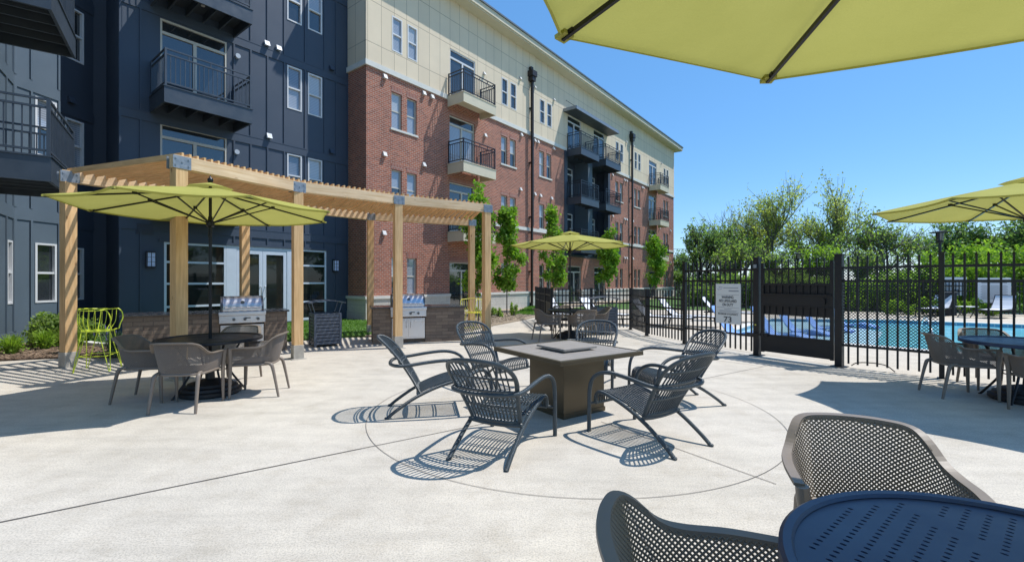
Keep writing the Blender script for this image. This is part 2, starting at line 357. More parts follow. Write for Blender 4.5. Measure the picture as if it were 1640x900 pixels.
def water():
    m,nt,b=newmat('pool_water'); v=coords(nt); n=noise(nt,v,3.2,4); vo=nt.nodes.new('ShaderNodeTexVoronoi'); vo.feature='SMOOTH_F1'; vo.inputs['Scale'].default_value=3.0; nt.links.new(v,vo.inputs['Vector'])
    c=ramp(nt,n,[(0.3,(0.13,0.52,0.64)),(0.7,(0.24,0.64,0.74))]); nt.links.new(c,b.inputs['Base Color'])
    b.inputs['Roughness'].default_value=0.04; b.inputs['IOR'].default_value=1.16; bump(nt,b,mth(nt,'ADD',n,mth(nt,'MULTIPLY',vo.outputs['Distance'],0.7)),0.35,0.03); return m
M['water']=water()
M['ledge_water']=pm('shallow_water',(0.45,0.68,0.74),0.3,0,0.1,2.5,bs=4,bstr=0.35,bdist=0.03)
M['tile']=brick('pool_tile',(0.05,0.22,0.36),(0.08,0.30,0.45),(0.4,0.45,0.5),0.1,0.1,0.005,0.2)
M['jet']=pm('water_jet',(0.85,0.90,0.93),0.2,0,0.05,10)
# ---------------- ground, patio, beds, pool ----------------
def sheet(name,pts,z,mat,kind='structure'):
    mb=MB(); mb.poly([(x,y,z) for x,y in pts]); o=mb.build(name,mat); o['kind']=kind; return o
def slab(name,pts,z0,z1,mat):
    o=MB().prism(pts,z0,z1).build(name,mat,recalc=True); o['kind']='structure'; return o
g=MB(); g.box(-400,400,-60,700,-0.45,-0.40); o=g.build('ground',M['ground']); o['kind']='structure'
# pool outline: patio and deck are cut round it
pool=[(6.05,12.95),(13.2,5.6),(21.5,13.0),(14.6,17.4),(10.3,18.1)]
patio_pts=[(-14,-6),(26,-6),(26,23),(2.5,30),(2.1,23),(1.15,19.2),(0.35,17.2),(-0.62,15.2),(-1.35,13.4),(-2.2,12.5),(-4.4,12.05),(-6.0,10.9),(-7.3,8.9),(-8.72,8.83),(-9.57,8.5),(-14,7.3)]
def with_hole(name,outer,hole,z,mat,depth):
    bm=bmesh.new()
    vo=[bm.verts.new((x,y,z)) for x,y in outer]; vh=[bm.verts.new((x,y,z)) for x,y in hole]
    eo=[bm.edges.new((vo[i],vo[(i+1)%len(vo)])) for i in range(len(vo))]; eh=[bm.edges.new((vh[i],vh[(i+1)%len(vh)])) for i in range(len(vh))]
    bmesh.ops.triangle_fill(bm,use_beauty=True,use_dissolve=False,edges=eo+eh)
    bmesh.ops.recalc_face_normals(bm,faces=bm.faces)
    for f in bm.faces:
        if f.normal.z<0: f.normal_flip()
    r=bmesh.ops.extrude_edge_only(bm,edges=eo+eh); 
    for v in [e for e in r['geom'] if isinstance(e,bmesh.types.BMVert)]: v.co.z-=depth
    me=bpy.data.meshes.new(name); bm.to_mesh(me); bm.free(); me.materials.append(mat)
    o=bpy.data.objects.new(name,me); COL.objects.link(o); o['kind']='structure'; return o
with_hole('patio',patio_pts,pool,0.0,M['concrete'],0.4)
ledge=[(6.05,12.95),(8.35,10.58),(11.7,14.35),(12.3,17.78),(10.3,18.1)]
sheet('pool_water',[(8.35,10.58),(13.2,5.6),(21.5,13.0),(14.6,17.4),(12.3,17.78),(11.7,14.35)],-0.11,M['water'])
sheet('pool_ledge_water',ledge,-0.105,M['ledge_water'])
# coping and tile round the pool
cop=MB(); til=MB()
for i in range(len(pool)):
    a=Vector((*pool[i],0)); b=Vector((*pool[(i+1)%len(pool)],0)); d=(b-a).normalized(); nn=Vector((d.y,-d.x,0))
    cop.bar(a+nn*0.12-d*0.1+Vector((0,0,0.004)),b+nn*0.12+d*0.1+Vector((0,0,0.004)),0.27,0.03)
    til.bar(a-nn*0.012+Vector((0,0,-0.075)),b-nn*0.012+Vector((0,0,-0.075)),0.02,0.12)
o=cop.build('pool_coping',M['curb']); o['kind']='structure'
o=til.build('pool_tile_band',M['tile']); o['kind']='structure'
# pool deck wash: paler concrete beyond the low fence
deckpts=[(4.6,10.3),(5.9,7.75),(9.5,3.9),(13.0,5.5),(6.0,12.85),(10.2,18.25),(14.7,17.55),(21.8,13.1),(23,22.5),(2.3,29),(1.4,13.95),(3.72,14.0),(3.75,12.5)]
sheet('pool_deck',deckpts,0.004,M['deck'])
# joints in the patio
jt=MB()
def joint(pts,wd=0.012,z=0.005):
    for a,b in zip(pts[:-1],pts[1:]):
        a=Vector((a[0],a[1],z)); b=Vector((b[0],b[1],z)); d=(b-a).normalized(); n=Vector((-d.y,d.x,0))*wd/2
        jt.quad(a+n,a-n,b-n,b+n)
def L1(x): return (x,2.83+0.678*(x+3.18))
joint([L1(-6),L1(-1.35)],0.013); joint([L1(2.6),L1(4.6)],0.009)
joint([L1(-1.35),L1(0.2)],0.010)
circ=[(0.65+2.27*math.cos(a),5.4+2.27*math.sin(a)) for a in [2*math.pi*k/120 for k in range(121)]]
joint(circ,0.0055)
joint([(0.767,3.13),(0.76,0.2)],0.013)
joint([(0.95,4.85),(1.49,4.05),(1.95,3.36)],0.008); joint([(-0.9,3.05),(-0.15,1.2)],0.0)if False else None
joint([(3.6,2.5),(6.0,-0.9)],0.009); joint([(-2.9,11.9),(-0.2,10.55),(3.2,9.7)],0.01); joint([(-1.2,11.35),(-0.62,15.2)],0.01)
joint([(1.2,11.2),(-0.2,10.55)],0.01); joint([(3.0,9.6),(4.4,7.98)],0.009)
o=jt.build('patio_joints',M['joint']); o['kind']='structure'
# beds
slab('mulch_bed',[(-15,7.0),(-14,7.4),(-9.57,8.52),(-8.72,8.85),(-7.3,8.93),(-6.4,9.6),(-6.0,10.95),(-8,13.5),(-13,14.5),(-17,10)],-0.35,0.03,M['mulch'])
slab('gravel_bed',[(-3.9,12.1),(-2.2,12.52),(-1.35,13.42),(-0.62,15.22),(0.35,17.22),(1.15,19.22),(2.1,23),(16,44),(10,44),(-6,18)],-0.35,0.05,M['gravel'])
lawn=[(-10.75,11.75),(-10.35,11.0),(-9.75,10.45),(-9.1,10.12),(-8.45,9.98),(-7.7,10.05),(-7.0,10.3),(-6.5,10.7),(-6.0,10.98),(-4.4,12.05),(-3.95,12.15),(-3.3,13.3),(-4.3,16.2),(-6.6,17.4),(-10.6,12.3)]
slab('lawn',lawn,-0.3,0.055,M['turf'])
cb=MB(); lp=catmull([(*p,0.075) for p in lawn[:9]],6)
for a,b in zip(lp[:-1],lp[1:]): cb.bar(a,b+(b-a)*0.06,0.14,0.09)
o=cb.build('lawn_curb',M['curb']); o['kind']='structure'
lawn2=[(1.0,19.2),(2.0,23.0),(3.2,28),(1.2,27),(0.1,20.0)]
slab('lawn_patch',lawn2,-0.3,0.08,M['turf'])
slab('far_lawn',[(1.4,24.5),(26,21.2),(60,21),(60,60),(17,45)],-0.35,0.03,M['turf'])
def inpoly(x,y,P):
    c=False; j=len(P)-1
    for i in range(len(P)):
        if (P[i][1]>y)!=(P[j][1]>y) and x<(P[j][0]-P[i][0])*(y-P[i][1])/(P[j][1]-P[i][1])+P[i][0]: c=not c
        j=i
    return c
def quads_object(name,P,mat,kind=None,parent=None):
    P=np.asarray(P,dtype=np.float32); n=len(P)//4; me=bpy.data.meshes.new(name)
    me.vertices.add(len(P)); me.vertices.foreach_set('co',P.ravel()); me.loops.add(4*n); me.loops.foreach_set('vertex_index',np.arange(4*n,dtype=np.int32))
    me.polygons.add(n); me.polygons.foreach_set('loop_start',np.arange(0,4*n,4,dtype=np.int32)); me.update(calc_edges=True)
    me.materials.append(mat); o=bpy.data.objects.new(name,me); COL.objects.link(o)
    if kind: o['kind']=kind
    if parent: o.parent=parent
    return o
def scatter_blades(name,poly,n,h,mat,z,wd=0.006,lean=0.5):
    xs=[p[0] for p in poly]; ys=[p[1] for p in poly]; P=[]
    while len(P)<4*n:
        x=random.uniform(min(xs),max(xs)); y=random.uniform(min(ys),max(ys))
        if not inpoly(x,y,poly): continue
        a=random.uniform(0,6.28); hh=h*random.uniform(0.5,1.2); dx,dy=math.cos(a)*wd,math.sin(a)*wd; lx,ly=random.gauss(0,1)*lean*hh,random.gauss(0,1)*lean*hh
        P+=[(x-dx,y-dy,z),(x+dx,y+dy,z),(x+dx*0.4+lx,y+dy*0.4+ly,z+hh),(x-dx*0.4+lx,y-dy*0.4+ly,z+hh)]
    return quads_object(name,P,mat,'stuff')
scatter_blades('turf_grass',lawn,16000,0.04,M['blade'],0.053,0.009)
scatter_blades('patch_grass',lawn2,3500,0.07,M['blade'],0.078,0.014)
def scatter_chips(name,poly,n,s,mat,z):
    xs=[p[0] for p in poly]; ys=[p[1] for p in poly]; mb=MB(); k=0
    while k<n:
        x=random.uniform(min(xs),max(xs)); y=random.uniform(min(ys),max(ys))
        if not inpoly(x,y,poly): continue
        k+=1; a=random.uniform(0,6.28); l=s*random.uniform(0.6,1.6); wv=l*random.uniform(0.25,0.7); p=Vector((x,y,z+random.uniform(0,s*0.4)))
        d=Vector((math.cos(a)*l,math.sin(a)*l,random.uniform(-.25,.25)*l)); mb.bar(p-d/2,p+d/2,wv,s*0.3)
    o=mb.build(name,mat); o['kind']='stuff'; return o
mulch_vis=[(-13,7.7),(-9.57,8.52),(-8.72,8.85),(-7.3,8.93),(-6.4,9.6),(-6.1,10.7),(-7.0,10.2),(-8.4,9.85),(-9.9,10.3),(-10.9,11.6),(-11.3,10.9),(-11.3,10.2)]
scatter_chips('mulch_chips',mulch_vis,5200,0.055,M['chip'],0.03)
scatter_chips('gravel_pebbles',[(-2.0,12.7),(-1.45,13.5),(-0.7,15.3),(0.25,17.3),(1.0,19.2),(2.0,23),(-0.5,22),(-4,17)],6500,0.045,M['gravel_stone'],0.05)

# ---------------- buildings ----------------
def wallh(mb,x0,x1,z0,z1,y,holes,depth):
    xs=sorted({x0,x1}|{min(max(h[i],x0),x1) for h in holes for i in (0,1)}); zs=sorted({z0,z1}|{min(max(h[i],z0),z1) for h in holes for i in (2,3)})
    for i in range(len(xs)-1):
        for j in range(len(zs)-1):
            cx=(xs[i]+xs[i+1])/2; cz=(zs[j]+zs[j+1])/2
            if any(h[0]<cx<h[1] and h[2]<cz<h[3] for h in holes): continue
            mb.quad((xs[i],y,zs[j]),(xs[i+1],y,zs[j]),(xs[i+1],y,zs[j+1]),(xs[i],y,zs[j+1]))
    for h in holes:
        a,b,c,d=max(h[0],x0),min(h[1],x1),max(h[2],z0),min(h[3],z1)
        if a>=b or c>=d: continue
        mb.quad((a,y,c),(a,y,d),(a,y+depth,d),(a,y+depth,c)); mb.quad((b,y,d),(b,y,c),(b,y+depth,c),(b,y+depth,d))
        mb.quad((a,y,d),(b,y,d),(b,y+depth,d),(a,y+depth,d)); mb.quad((b,y,c),(a,y,c),(a,y+depth,c),(b,y+depth,c))
def window(par,x0,x1,z0,z1,y,fm,blind=True,fw=0.045,out=0.0):
    m=MB(); ya,yb=y-out,y+0.05
    m.box(x0,x0+fw,ya,yb,z0,z1); m.box(x1-fw,x1,ya,yb,z0,z1); m.box(x0+fw,x1-fw,ya,yb,z0,z0+fw); m.box(x0+fw,x1-fw,ya,yb,z1-fw,z1)
    zm=(z0+z1)/2; m.box(x0+fw,x1-fw,ya+0.012,yb-0.004,zm-0.025,zm+0.025)
    f=m.build('window',fm,par)
    MB().box(x0+fw,x1-fw,y+0.036,y+0.046,zm+0.025,z1-fw).build('pane',M[random.choice(('glass_blind','glass_blind','glass_blind2','glass_blind3'))] if blind else M['glass'],f)
    lo=blind and random.random()<0.45
    MB().box(x0+fw,x1-fw,y+0.036,y+0.046,z0+fw,zm-0.025).build('pane',M['glass_blind'] if lo else M['glass'],f)
    return f
def patio_door(par,x0,x1,z0,z1,y,fm,transom=0.38,blind=False):
    m=MB(); fw=0.05; ya,yb=y,y+0.08
    m.box(x0,x0+fw,ya,yb,z0,z1); m.box(x1-fw,x1,ya,yb,z0,z1); m.box(x0+fw,x1-fw,ya,yb,z1-fw,z1)
    zt=z1-transom; m.box(x0+fw,x1-fw,ya+0.003,yb,zt-0.04,zt+0.04); xm=(x0+x1)/2; m.box(xm-0.045,xm+0.045,ya+0.006,yb,z0,zt-0.04)
    m.box(x0+fw,xm-0.045,ya+0.02,yb,z0,z0+0.1); m.box(xm+0.045,x1-fw,ya+0.02,yb,z0,z0+0.1)
    d=m.build('balcony_door',fm,par)
    MB().box(x0+fw,x1-fw,y+0.05,y+0.06,zt+0.04,z1-fw).build('transom_pane',M['glass'],d)
    MB().box(x0+fw,xm-0.045,y+0.05,y+0.06,z0+0.1,zt-0.04).build('pane',M['glass_blind'] if blind else M['glass'],d)
    MB().box(xm+0.045,x1-fw,y+0.055,y+0.065,z0+0.1,zt-0.04).build('pane',M['glass_blind'] if blind else M['glass'],d)
    return d
def balcony(par,x0,x1,yw,yo,z,fm,rm,under,fh=0.42,railh=1.0,joist=True):
    # yw wall plane, yo outer plane (smaller y)
    m=MB(); t=0.05
    m.box(x0,x1,yo,yo+t,z-fh,z); m.box(x0,x0+t,yo+t,yw,z-fh,z); m.box(x1-t,x1,yo+t,yw,z-fh,z)
    m.box(x0-0.02,x1+0.02,yo-0.02,yw,z+0.002,z+0.03)
    b=m.build('balcony',fm,par)
    u=MB(); u.box(x0+t,x1-t,yo+t,yw,z-0.12,z-0.02)
    if joist:
        k=max(3,int((x1-x0)/0.42))
        for i in range(1,k): xx=x0+(x1-x0)*i/k; u.box(xx-0.02,xx+0.02,yo+t,yw,z-fh+0.08,z-0.12)
    u.build('underside',under,b)
    r=MB(); zb=z+0.03; zt=zb+railh; pr=0.04
    for (px,py) in ((x0+pr,yo+pr),(x1-pr,yo+pr),(x0+pr,yw-0.04),(x1-pr,yw-0.04)): r.box(px-0.025,px+0.025,py-0.025,py+0.025,zb,zt)
    for zz in (zb+0.09,zt-0.16,zt-0.02):
        r.bar((x0+pr,yo+pr,zz),(x1-pr,yo+pr,zz),0.035,0.035); r.bar((x0+pr,yo+pr,zz),(x0+pr,yw-0.04,zz),0.035,0.035); r.bar((x1-pr,yo+pr,zz),(x1-pr,yw-0.04,zz),0.035,0.035)
    n=int((x1-x0)/0.115)
    for i in range(1,n): xx=x0+pr+(x1-x0-2*pr)*i/n; r.box(xx-0.009,xx+0.009,yo+pr-0.009,yo+pr+0.009,zb+0.09,zt-0.16)
    for i in range(1,4): xx=x0+pr+(x1-x0-2*pr)*i/4; r.box(xx-0.012,xx+0.012,yo+pr-0.012,yo+pr+0.012,zt-0.16,zt-0.02)
    n=int((yw-yo)/0.115)
    for i in range(1,n):
        yy=yo+pr+(yw-yo-0.08)*i/n
        for xx in (x0+pr,x1-pr): r.box(xx-0.009,xx+0.009,yy-0.009,yy+0.009,zb+0.09,zt-0.16)
    r.build('railing',rm,b)
    MB().lathe([(0.05,0),(0.05,0.03),(0.03,0.035)],((x0+x1)/2,(yo+yw)/2,z-0.16)).build('light_fitting',M['vent'],b)
    return b
def vent(par,x,z,y,mat,s=0.16):
    m=MB(); n=len(m.v); h=s*0.5
    m.v+=[(x-h,y,z-h),(x+h,y,z-h),(x+h,y,z+h),(x-h,y,z+h),(x-h,y-0.12,z-h*1.1),(x+h,y-0.12,z-h*1.1),(x+h,y-0.05,z+h),(x-h,y-0.05,z+h)]
    for f in ((4,5,6,7),(0,4,7,3),(1,2,6,5),(3,7,6,2),(0,1,5,4)): m.f.append(tuple(n+i for i in f)); m.uv.append(None)
    return m.build('wall_vent',mat,par)
FA=math.atan2(.79,.613)
# -- brick and cream wing
bb=thing('brick_building','long four storey red brick apartment wing with cream top floor and balconies','building',(-5.44,16.98,0),FA)
cols=[(1.15,1.65,1.92,2.42),(7.97,8.47,8.70,9.20),(11.42,11.92,12.17,12.67),(21.45,21.95,22.25,22.75),(24.93,25.42,25.68,26.17),(31.65,32.15,32.4,32.9)]
rows=[(0.95,2.43),(4.50,5.90),(7.52,8.95)]; row4=(10.55,11.92)
bal_x=[(4.31,5.98,4.12,6.30),(28.05,29.85,27.98,30.1)]
holes=[(a,b,z0,z1) for c in cols for (a,b) in ((c[0],c[1]),(c[2],c[3])) for z0,z1 in rows]
holes+=[(b[0],b[1],z0,z1) for b in bal_x for z0,z1 in ((0.05,2.35),(3.68,5.95),(6.68,8.95))]
BAY=(14.15,20.5,3.05,9.60); holes+=[BAY,(14.6,16.3,0.05,2.45),(18.1,19.8,0.05,2.45)]
m=MB(); wallh(m,0,34.5,0.9,9.6,0,[h for h in holes],0.12)
m.quad((0,9,0.9),(0,0,0.9),(0,0,9.6),(0,9,9.6)); m.quad((34.5,0,0.9),(34.5,14,0.9),(34.5,14,9.6),(34.5,0,9.6)); m.build('brick_wall',M['brick'],bb)
m=MB(); sb=[(h[0],h[1],0,0.9) for h in holes if h[2]<0.1]; wallh(m,-0.05,34.55,-0.2,0.82,-0.05,sb,0.17)
m.quad((-0.05,3,-0.2),(-0.05,-0.05,-0.2),(-0.05,-0.05,0.82),(-0.05,3,0.82)); m.quad((34.55,-0.05,-0.2),(34.55,14,-0.2),(34.55,14,0.82),(34.55,-0.05,0.82)); m.build('stone_base',M['stone'],bb)
m=MB(); segs=[-0.1]+[v for h in sorted(sb) for v in (h[0],h[1])]+[34.6]
for a,b in zip(segs[::2],segs[1::2]): m.box(a,b,-0.1,0.0-0.003,0.82,0.93)
m.box(-0.1,-0.003,-0.003,3,0.82,0.93)
m.box(-0.07,14.1,-0.07,-0.004,9.56,9.76); m.box(20.55,34.57,-0.07,-0.004,9.56,9.76); m.box(14.1,20.55,-0.03,-0.004,9.6,9.76); m.box(-0.07,-0.004,-0.004,1.2,9.56,9.76)
for a,b in ((7.4,14.1),(20.55,27.9),(30.15,34.57)): m.box(a,b,-0.05,-0.004,4.26,4.44)
for c in cols:
    for z0,_ in rows[1:]: m.box(c[0]-0.06,c[3]+0.06,-0.04,0.1,z0-0.08,z0)
m.build('stone_trim',M['trim'],bb)
def lintel(*a): MB().box(*a).build('brick_lintel',M['soldier'],bb)
for c in cols:
    for (a,b) in ((c[0],c[1]),(c[2],c[3])):
        for z0,z1 in rows: lintel(a-0.02,b+0.02,-0.012,0.02,z1,z1+0.22)
for b in bal_x:
    for z1 in (2.35,5.95,8.95): lintel(b[0]-0.02,b[1]+0.02,-0.012,0.02,z1,z1+0.22)
ch=[(a,b,row4[0],row4[1]) for c in cols for (a,b) in ((c[0],c[1]),(c[2],c[3]))]+[(b[0],b[1],9.76,11.92) for b in bal_x]+[(14.5,16.2,9.76,11.9),(17.95,19.6,9.76,11.9)]
m=MB(); wallh(m,-0.03,34.53,9.76,14.1,-0.03,ch,0.10); m.quad((-0.03,9,9.76),(-0.03,-0.03,9.76),(-0.03,-0.03,14.1),(-0.03,9,14.1)); m.quad((34.53,-0.03,9.76),(34.53,14,9.76),(34.53,14,14.1),(34.53,-0.03,14.1))
m.build('cream_wall',M['cream'],bb)
m=MB(); m.box(-0.3,35.1,-0.6,14,14.1,14.16); m.build('soffit',M['cream_trim'],bb)
m=MB(); m.box(-0.34,35.14,-0.66,14.1,14.16,14.42); m.build('roof_fascia',M['cream_trim'],bb)
m=MB(); m.box(-0.36,35.2,-0.72,14.1,14.42,14.5); m.build('roof',M['slate'],bb)
for ci,c in enumerate(cols):
    for (a,b) in ((c[0],c[1]),(c[2],c[3])):
        for ri,(z0,z1) in enumerate(rows): window(bb,a,b,z0,z1,0.07,M['tan_frame'],blind=ri>0 or ci==0)
        window(bb,a,b,row4[0],row4[1],-0.01,M['white_frame'],blind=ci<1,out=0.03)
for bi,b in enumerate(bal_x):
    for z0,z1 in ((0.05,2.35),(3.68,5.95),(6.68,8.95)): patio_door(bb,b[0],b[1],z0,z1,0.06,M['tan_frame'],blind=(bi==0 and z0>6))
    patio_door(bb,b[0],b[1],9.77,11.92,-0.005,M['white_frame'],blind=False)
    for z in (3.65,6.65,9.65): balcony(bb,b[2],b[3],-0.07,-1.05,z,M['cream_trim'],M['rail'],M['cream_trim'],joist=False)
# dark bay
bay=MB(); d=1.0; x0,x1,z0,z1=BAY
bay.quad((x0,d,z0),(x1,d,z0),(x1,d,z1),(x0,d,z1)); bay.quad((x0+.003,0.1,z0),(x0+.003,0.1,z1),(x0+.003,d,z1),(x0+.003,d,z0)); bay.quad((x1-.003,0.1,z1),(x1-.003,0.1,z0),(x1-.003,d,z0),(x1-.003,d,z1))
bay.box(x0,x1,-0.02,d,z0-0.02,z0+0.12); bay.box(x0-0.02,x0+0.35,-0.025,0.3,z0,z1); bay.box(x1-0.3,x1+0.02,-0.025,0.3,z0,z1)
bay.box(x0,x1,0.05,d,z1-0.12,z1-0.01)
bay.build('recessed_bay',M['navy_and_shade'],bb)
MB().box(17.15,17.75,-0.04,d-0.01,z0+0.12,z1-0.12).build('bay_divider',M['slate'],bb)
for (a,b) in ((15.0,16.7),(18.3,19.9)):
    for zz in (3.68,6.68): patio_door(bb,a,b,zz,zz+2.3,d-0.09,M['white_frame'])
for (a,b) in ((14.6,16.3),(18.1,19.8)): patio_door(bb,a,b,0.05,2.45,0.06,M['tan_frame'])
for (a,b) in ((14.5,16.2),(17.95,19.6)): patio_door(bb,a,b,9.77,11.9,-0.005,M['white_frame'])
for (a,b) in ((14.4,16.75),(17.75,20.1)):
    for zz in (3.65,6.65,9.65): balcony(bb,a,b,-0.045,-1.05,zz,M['railgrey'],M['rail'],M['deck_under'])
aw=MB(); aw.box(14.0,20.0,-0.92,-0.03,11.93,12.0); aw.box(14.0,20.0,-0.96,-0.92,11.9,12.09); aw.box(13.96,14.0,-0.92,-0.03,11.9,12.09); aw.box(20.0,20.04,-0.92,-0.03,11.9,12.09)
a_=aw.build('awning',M['steel_plate'],bb)
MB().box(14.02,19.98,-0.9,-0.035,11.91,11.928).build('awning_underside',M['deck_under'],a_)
rd=MB()
for xx in (14.3,17.0,19.7): rd.bar((xx,-0.85,12.05),(xx,-0.04,12.7),0.025,0.025)
rd.build('tie_rod',M['rail'],a_)
for xx in (10.45,24.1):
    p=MB(); p.box(xx-0.06,xx+0.06,-0.26,-0.14,4.5,9.5); p.box(xx-0.06,xx+0.06,-0.22,-0.12,0.3,4.5); p.box(xx-0.06,xx+0.06,-0.26,-0.12,9.5,12.5)
    p.box(xx-0.07,xx+0.07,-0.2,-0.03,0.12,0.3)
    for zz in (2,5,8,11): p.box(xx-0.09,xx+0.09,-0.14,-0.01,zz,zz+0.06)
    p.box(xx-0.22,xx+0.22,-0.38,-0.035,12.75,13.05); p.box(xx-0.15,xx+0.15,-0.33,-0.035,12.5,12.75); p.box(xx-0.1,xx+0.1,-0.2,-0.035,13.05,13.3)
    p.build('downspout',M['brown'],bb)
for x,z in ((0.82,9.40),(2.79,9.40),(3.25,9.40),(0.80,6.40),(6.7,8.62),(9.67,9.40),(10.94,9.40),(11.25,9.40),(12.9,9.40),(0.77,3.36),(9.59,6.45),(10.94,6.39),(11.5,6.39),(2.79,6.4),(9.6,3.4),(10.94,3.4),(12.66,6.4),(20.9,9.3),(23.0,9.3),(23.4,9.3),(20.9,6.3),(23.0,6.3),(23.4,6.3),(23.0,3.3),(23.4,3.3),(24.6,6.3),(24.6,3.3),(26.5,9.3),(26.8,9.3),(30.6,6.3),(33.5,6.3),(33.5,3.3)): vent(bb,x,z,0,M['vent'])
for x,z in ((6.6,11.59),(9.53,12.39),(10.9,12.38),(0.7,13.3),(12.9,12.3),(23.3,12.3),(24.7,12.3),(31,12.2)): vent(bb,x,z,-0.03,M['vent'],0.13)
# -- navy wing
nb=thing('navy_building','dark navy panelled apartment wing with entry doors under its balconies','building',(-5.44,16.98,0),FA)
Y=1.2
nrows=[(4.45,5.95),(7.52,9.02),(10.6,12.1)]
nh=[(a,b,z0,z1) for (a,b) in ((-2.36,-1.84),(-1.61,-1.07)) for z0,z1 in nrows]+[(-5.97,-4.25,z,z+2.33) for z in (3.68,6.68,9.68)]
store=[(-5.88,-4.27),(-4.27,-2.35),(-2.35,-0.9)]; nh.append((-5.88,-0.9,0.1,2.62))
m=MB(); wallh(m,-6.89,-0.0,-0.1,14.8,Y,nh,0.10)
m.quad((-6.89,9,-0.1),(-6.89,Y,-0.1),(-6.89,Y,14.8),(-6.89,9,14.8)); m.quad((-6.89,Y,14.8),(0,Y,14.8),(0,9,14.8),(-6.89,9,14.8))
m.build('panel_wall',M['navy'],nb)
bt=MB(); bw=0.045
bands=[(2.92,3.2),(5.97,6.24),(9.05,9.33),(12.12,12.4)]
zones=[(0.35,2.92),(3.2,5.97),(6.24,9.05),(9.33,12.12),(12.4,14.8)]
for z0,z1 in bands: bt.box(-6.89,-0.003,Y-0.03,Y-0.002,z0,z0+0.03); bt.box(-6.89,-0.003,Y-0.03,Y-0.002,z1-0.03,z1); bt.box(-6.89,-0.003,Y-0.022,Y-0.002,z0+0.03,z1-0.03)
for z0,z1 in zones:
    for xx in (-6.86,-6.42,-4.05,-3.55,-3.02,-2.46,-1.72,-0.98,-0.52,-0.03):
        if z0<1 and -5.9<xx<-0.85: zz=2.66
        else: zz=z0
        if any(h[0]-0.02<xx<h[1]+0.02 and h[3]>zz+0.1 and h[2]<z1-0.1 for h in nh if h[3]<2.7): continue
        bt.box(xx-bw/2,xx+bw/2,Y-0.03,Y-0.002,zz,z1)
bt.box(-6.0,-0.8,Y-0.035,Y-0.002,2.62,2.7)
bt.build('battens',M['navy'],nb)
for (a,b) in ((-2.36,-1.84),(-1.61,-1.07)):
    for z0,z1 in nrows: window(nb,a,b,z0,z1,Y+0.03,M['white_frame'],True,out=0.045)
for z in (3.68,6.68,9.68):
    patio_door(nb,-5.97,-4.25,z,z+2.33,Y+0.01,M['tan_frame'])
    balcony(nb,-6.22,-4.03,Y-0.035,-0.1,z-0.03,M['railgrey'],M['railgrey'],M['deck_under'])
def store_window(x0,x1,z0,z1,zb):
    m=MB(); fw=0.06
    m.box(x0,x0+fw,Y,Y+0.09,z0,z1); m.box(x1-fw,x1,Y,Y+0.09,z0,z1)
    for z in zb: m.box(x0+fw,x1-fw,Y+0.003,Y+0.088,z-0.03,z+0.03)
    m.box(x0+fw,x1-fw,Y,Y+0.09,z1-0.06,z1); m.box(x0+fw,x1-fw,Y,Y+0.09,z0,z0+0.08)
    f=m.build('storefront_window',M['store_frame'],nb); MB().box(x0+fw,x1-fw,Y+0.045,Y+0.055,z0+0.08,z1-0.06).build('pane',M['glass_dark'],f)
store_window(-5.88,-4.27,0.1,2.62,(0.75,1.42,2.05,)); store_window(-2.0,-0.9,0.1,2.62,(0.75,1.42,2.05))
m=MB(); m.box(-4.268,-3.97,Y-0.003,Y+0.09,0.1,2.62); m.box(-2.36,-2.002,Y-0.003,Y+0.09,0.1,2.62); m.box(-3.97,-2.36,Y,Y+0.09,2.52,2.62); m.build('door_surround',M['store_frame'],nb)
for a,b,hx in ((-3.96,-3.17,-3.24),(-3.16,-2.37,-3.09)):
    m=MB(); s=0.11; m.box(a,a+s,Y+0.01,Y+0.07,0.1,2.515); m.box(b-s,b,Y+0.01,Y+0.07,0.1,2.515); m.box(a+s,b-s,Y+0.01,Y+0.07,2.38,2.515); m.box(a+s,b-s,Y+0.01,Y+0.07,0.1,0.38)
    d_=m.build('entry_door',M['store_frame'],nb); MB().box(a+s,b-s,Y+0.035,Y+0.045,0.38,2.38).build('pane',M['glass_dark'],d_)
    MB().tube([(hx,Y+0.01,0.95),(hx,Y-0.06,0.98),(hx,Y-0.06,1.3),(hx,Y+0.01,1.33)],0.014).build('handle',M['stainless'],d_,smooth=True)
for x,z in ((-3.06,9.46),(-2.67,9.46),(-2.99,6.38)): vent(nb,x,z,Y-0.02,M['vent_blue'])
for x,z in ((-3.96,8.68),(-3.99,5.61),(-3.96,11.7)): MB().tube([(x,Y,z),(x,Y-0.1,z)],0.075,12).build('wall_vent',M['vent_blue'],nb)
for x,z in ((-0.71,9.5),(-0.71,6.37)): vent(nb,x,z,Y-0.02,M['navy'])
m=MB(); m.box(-6.52,-6.12,Y-0.02,Y-0.003,2.80,3.12)
for k in range(6): m.box(-6.5,-6.14,Y-0.05,Y-0.02,2.83+k*0.048,2.85+k*0.048)
m.build('louvred_vent',M['navy_and_shade'],nb)
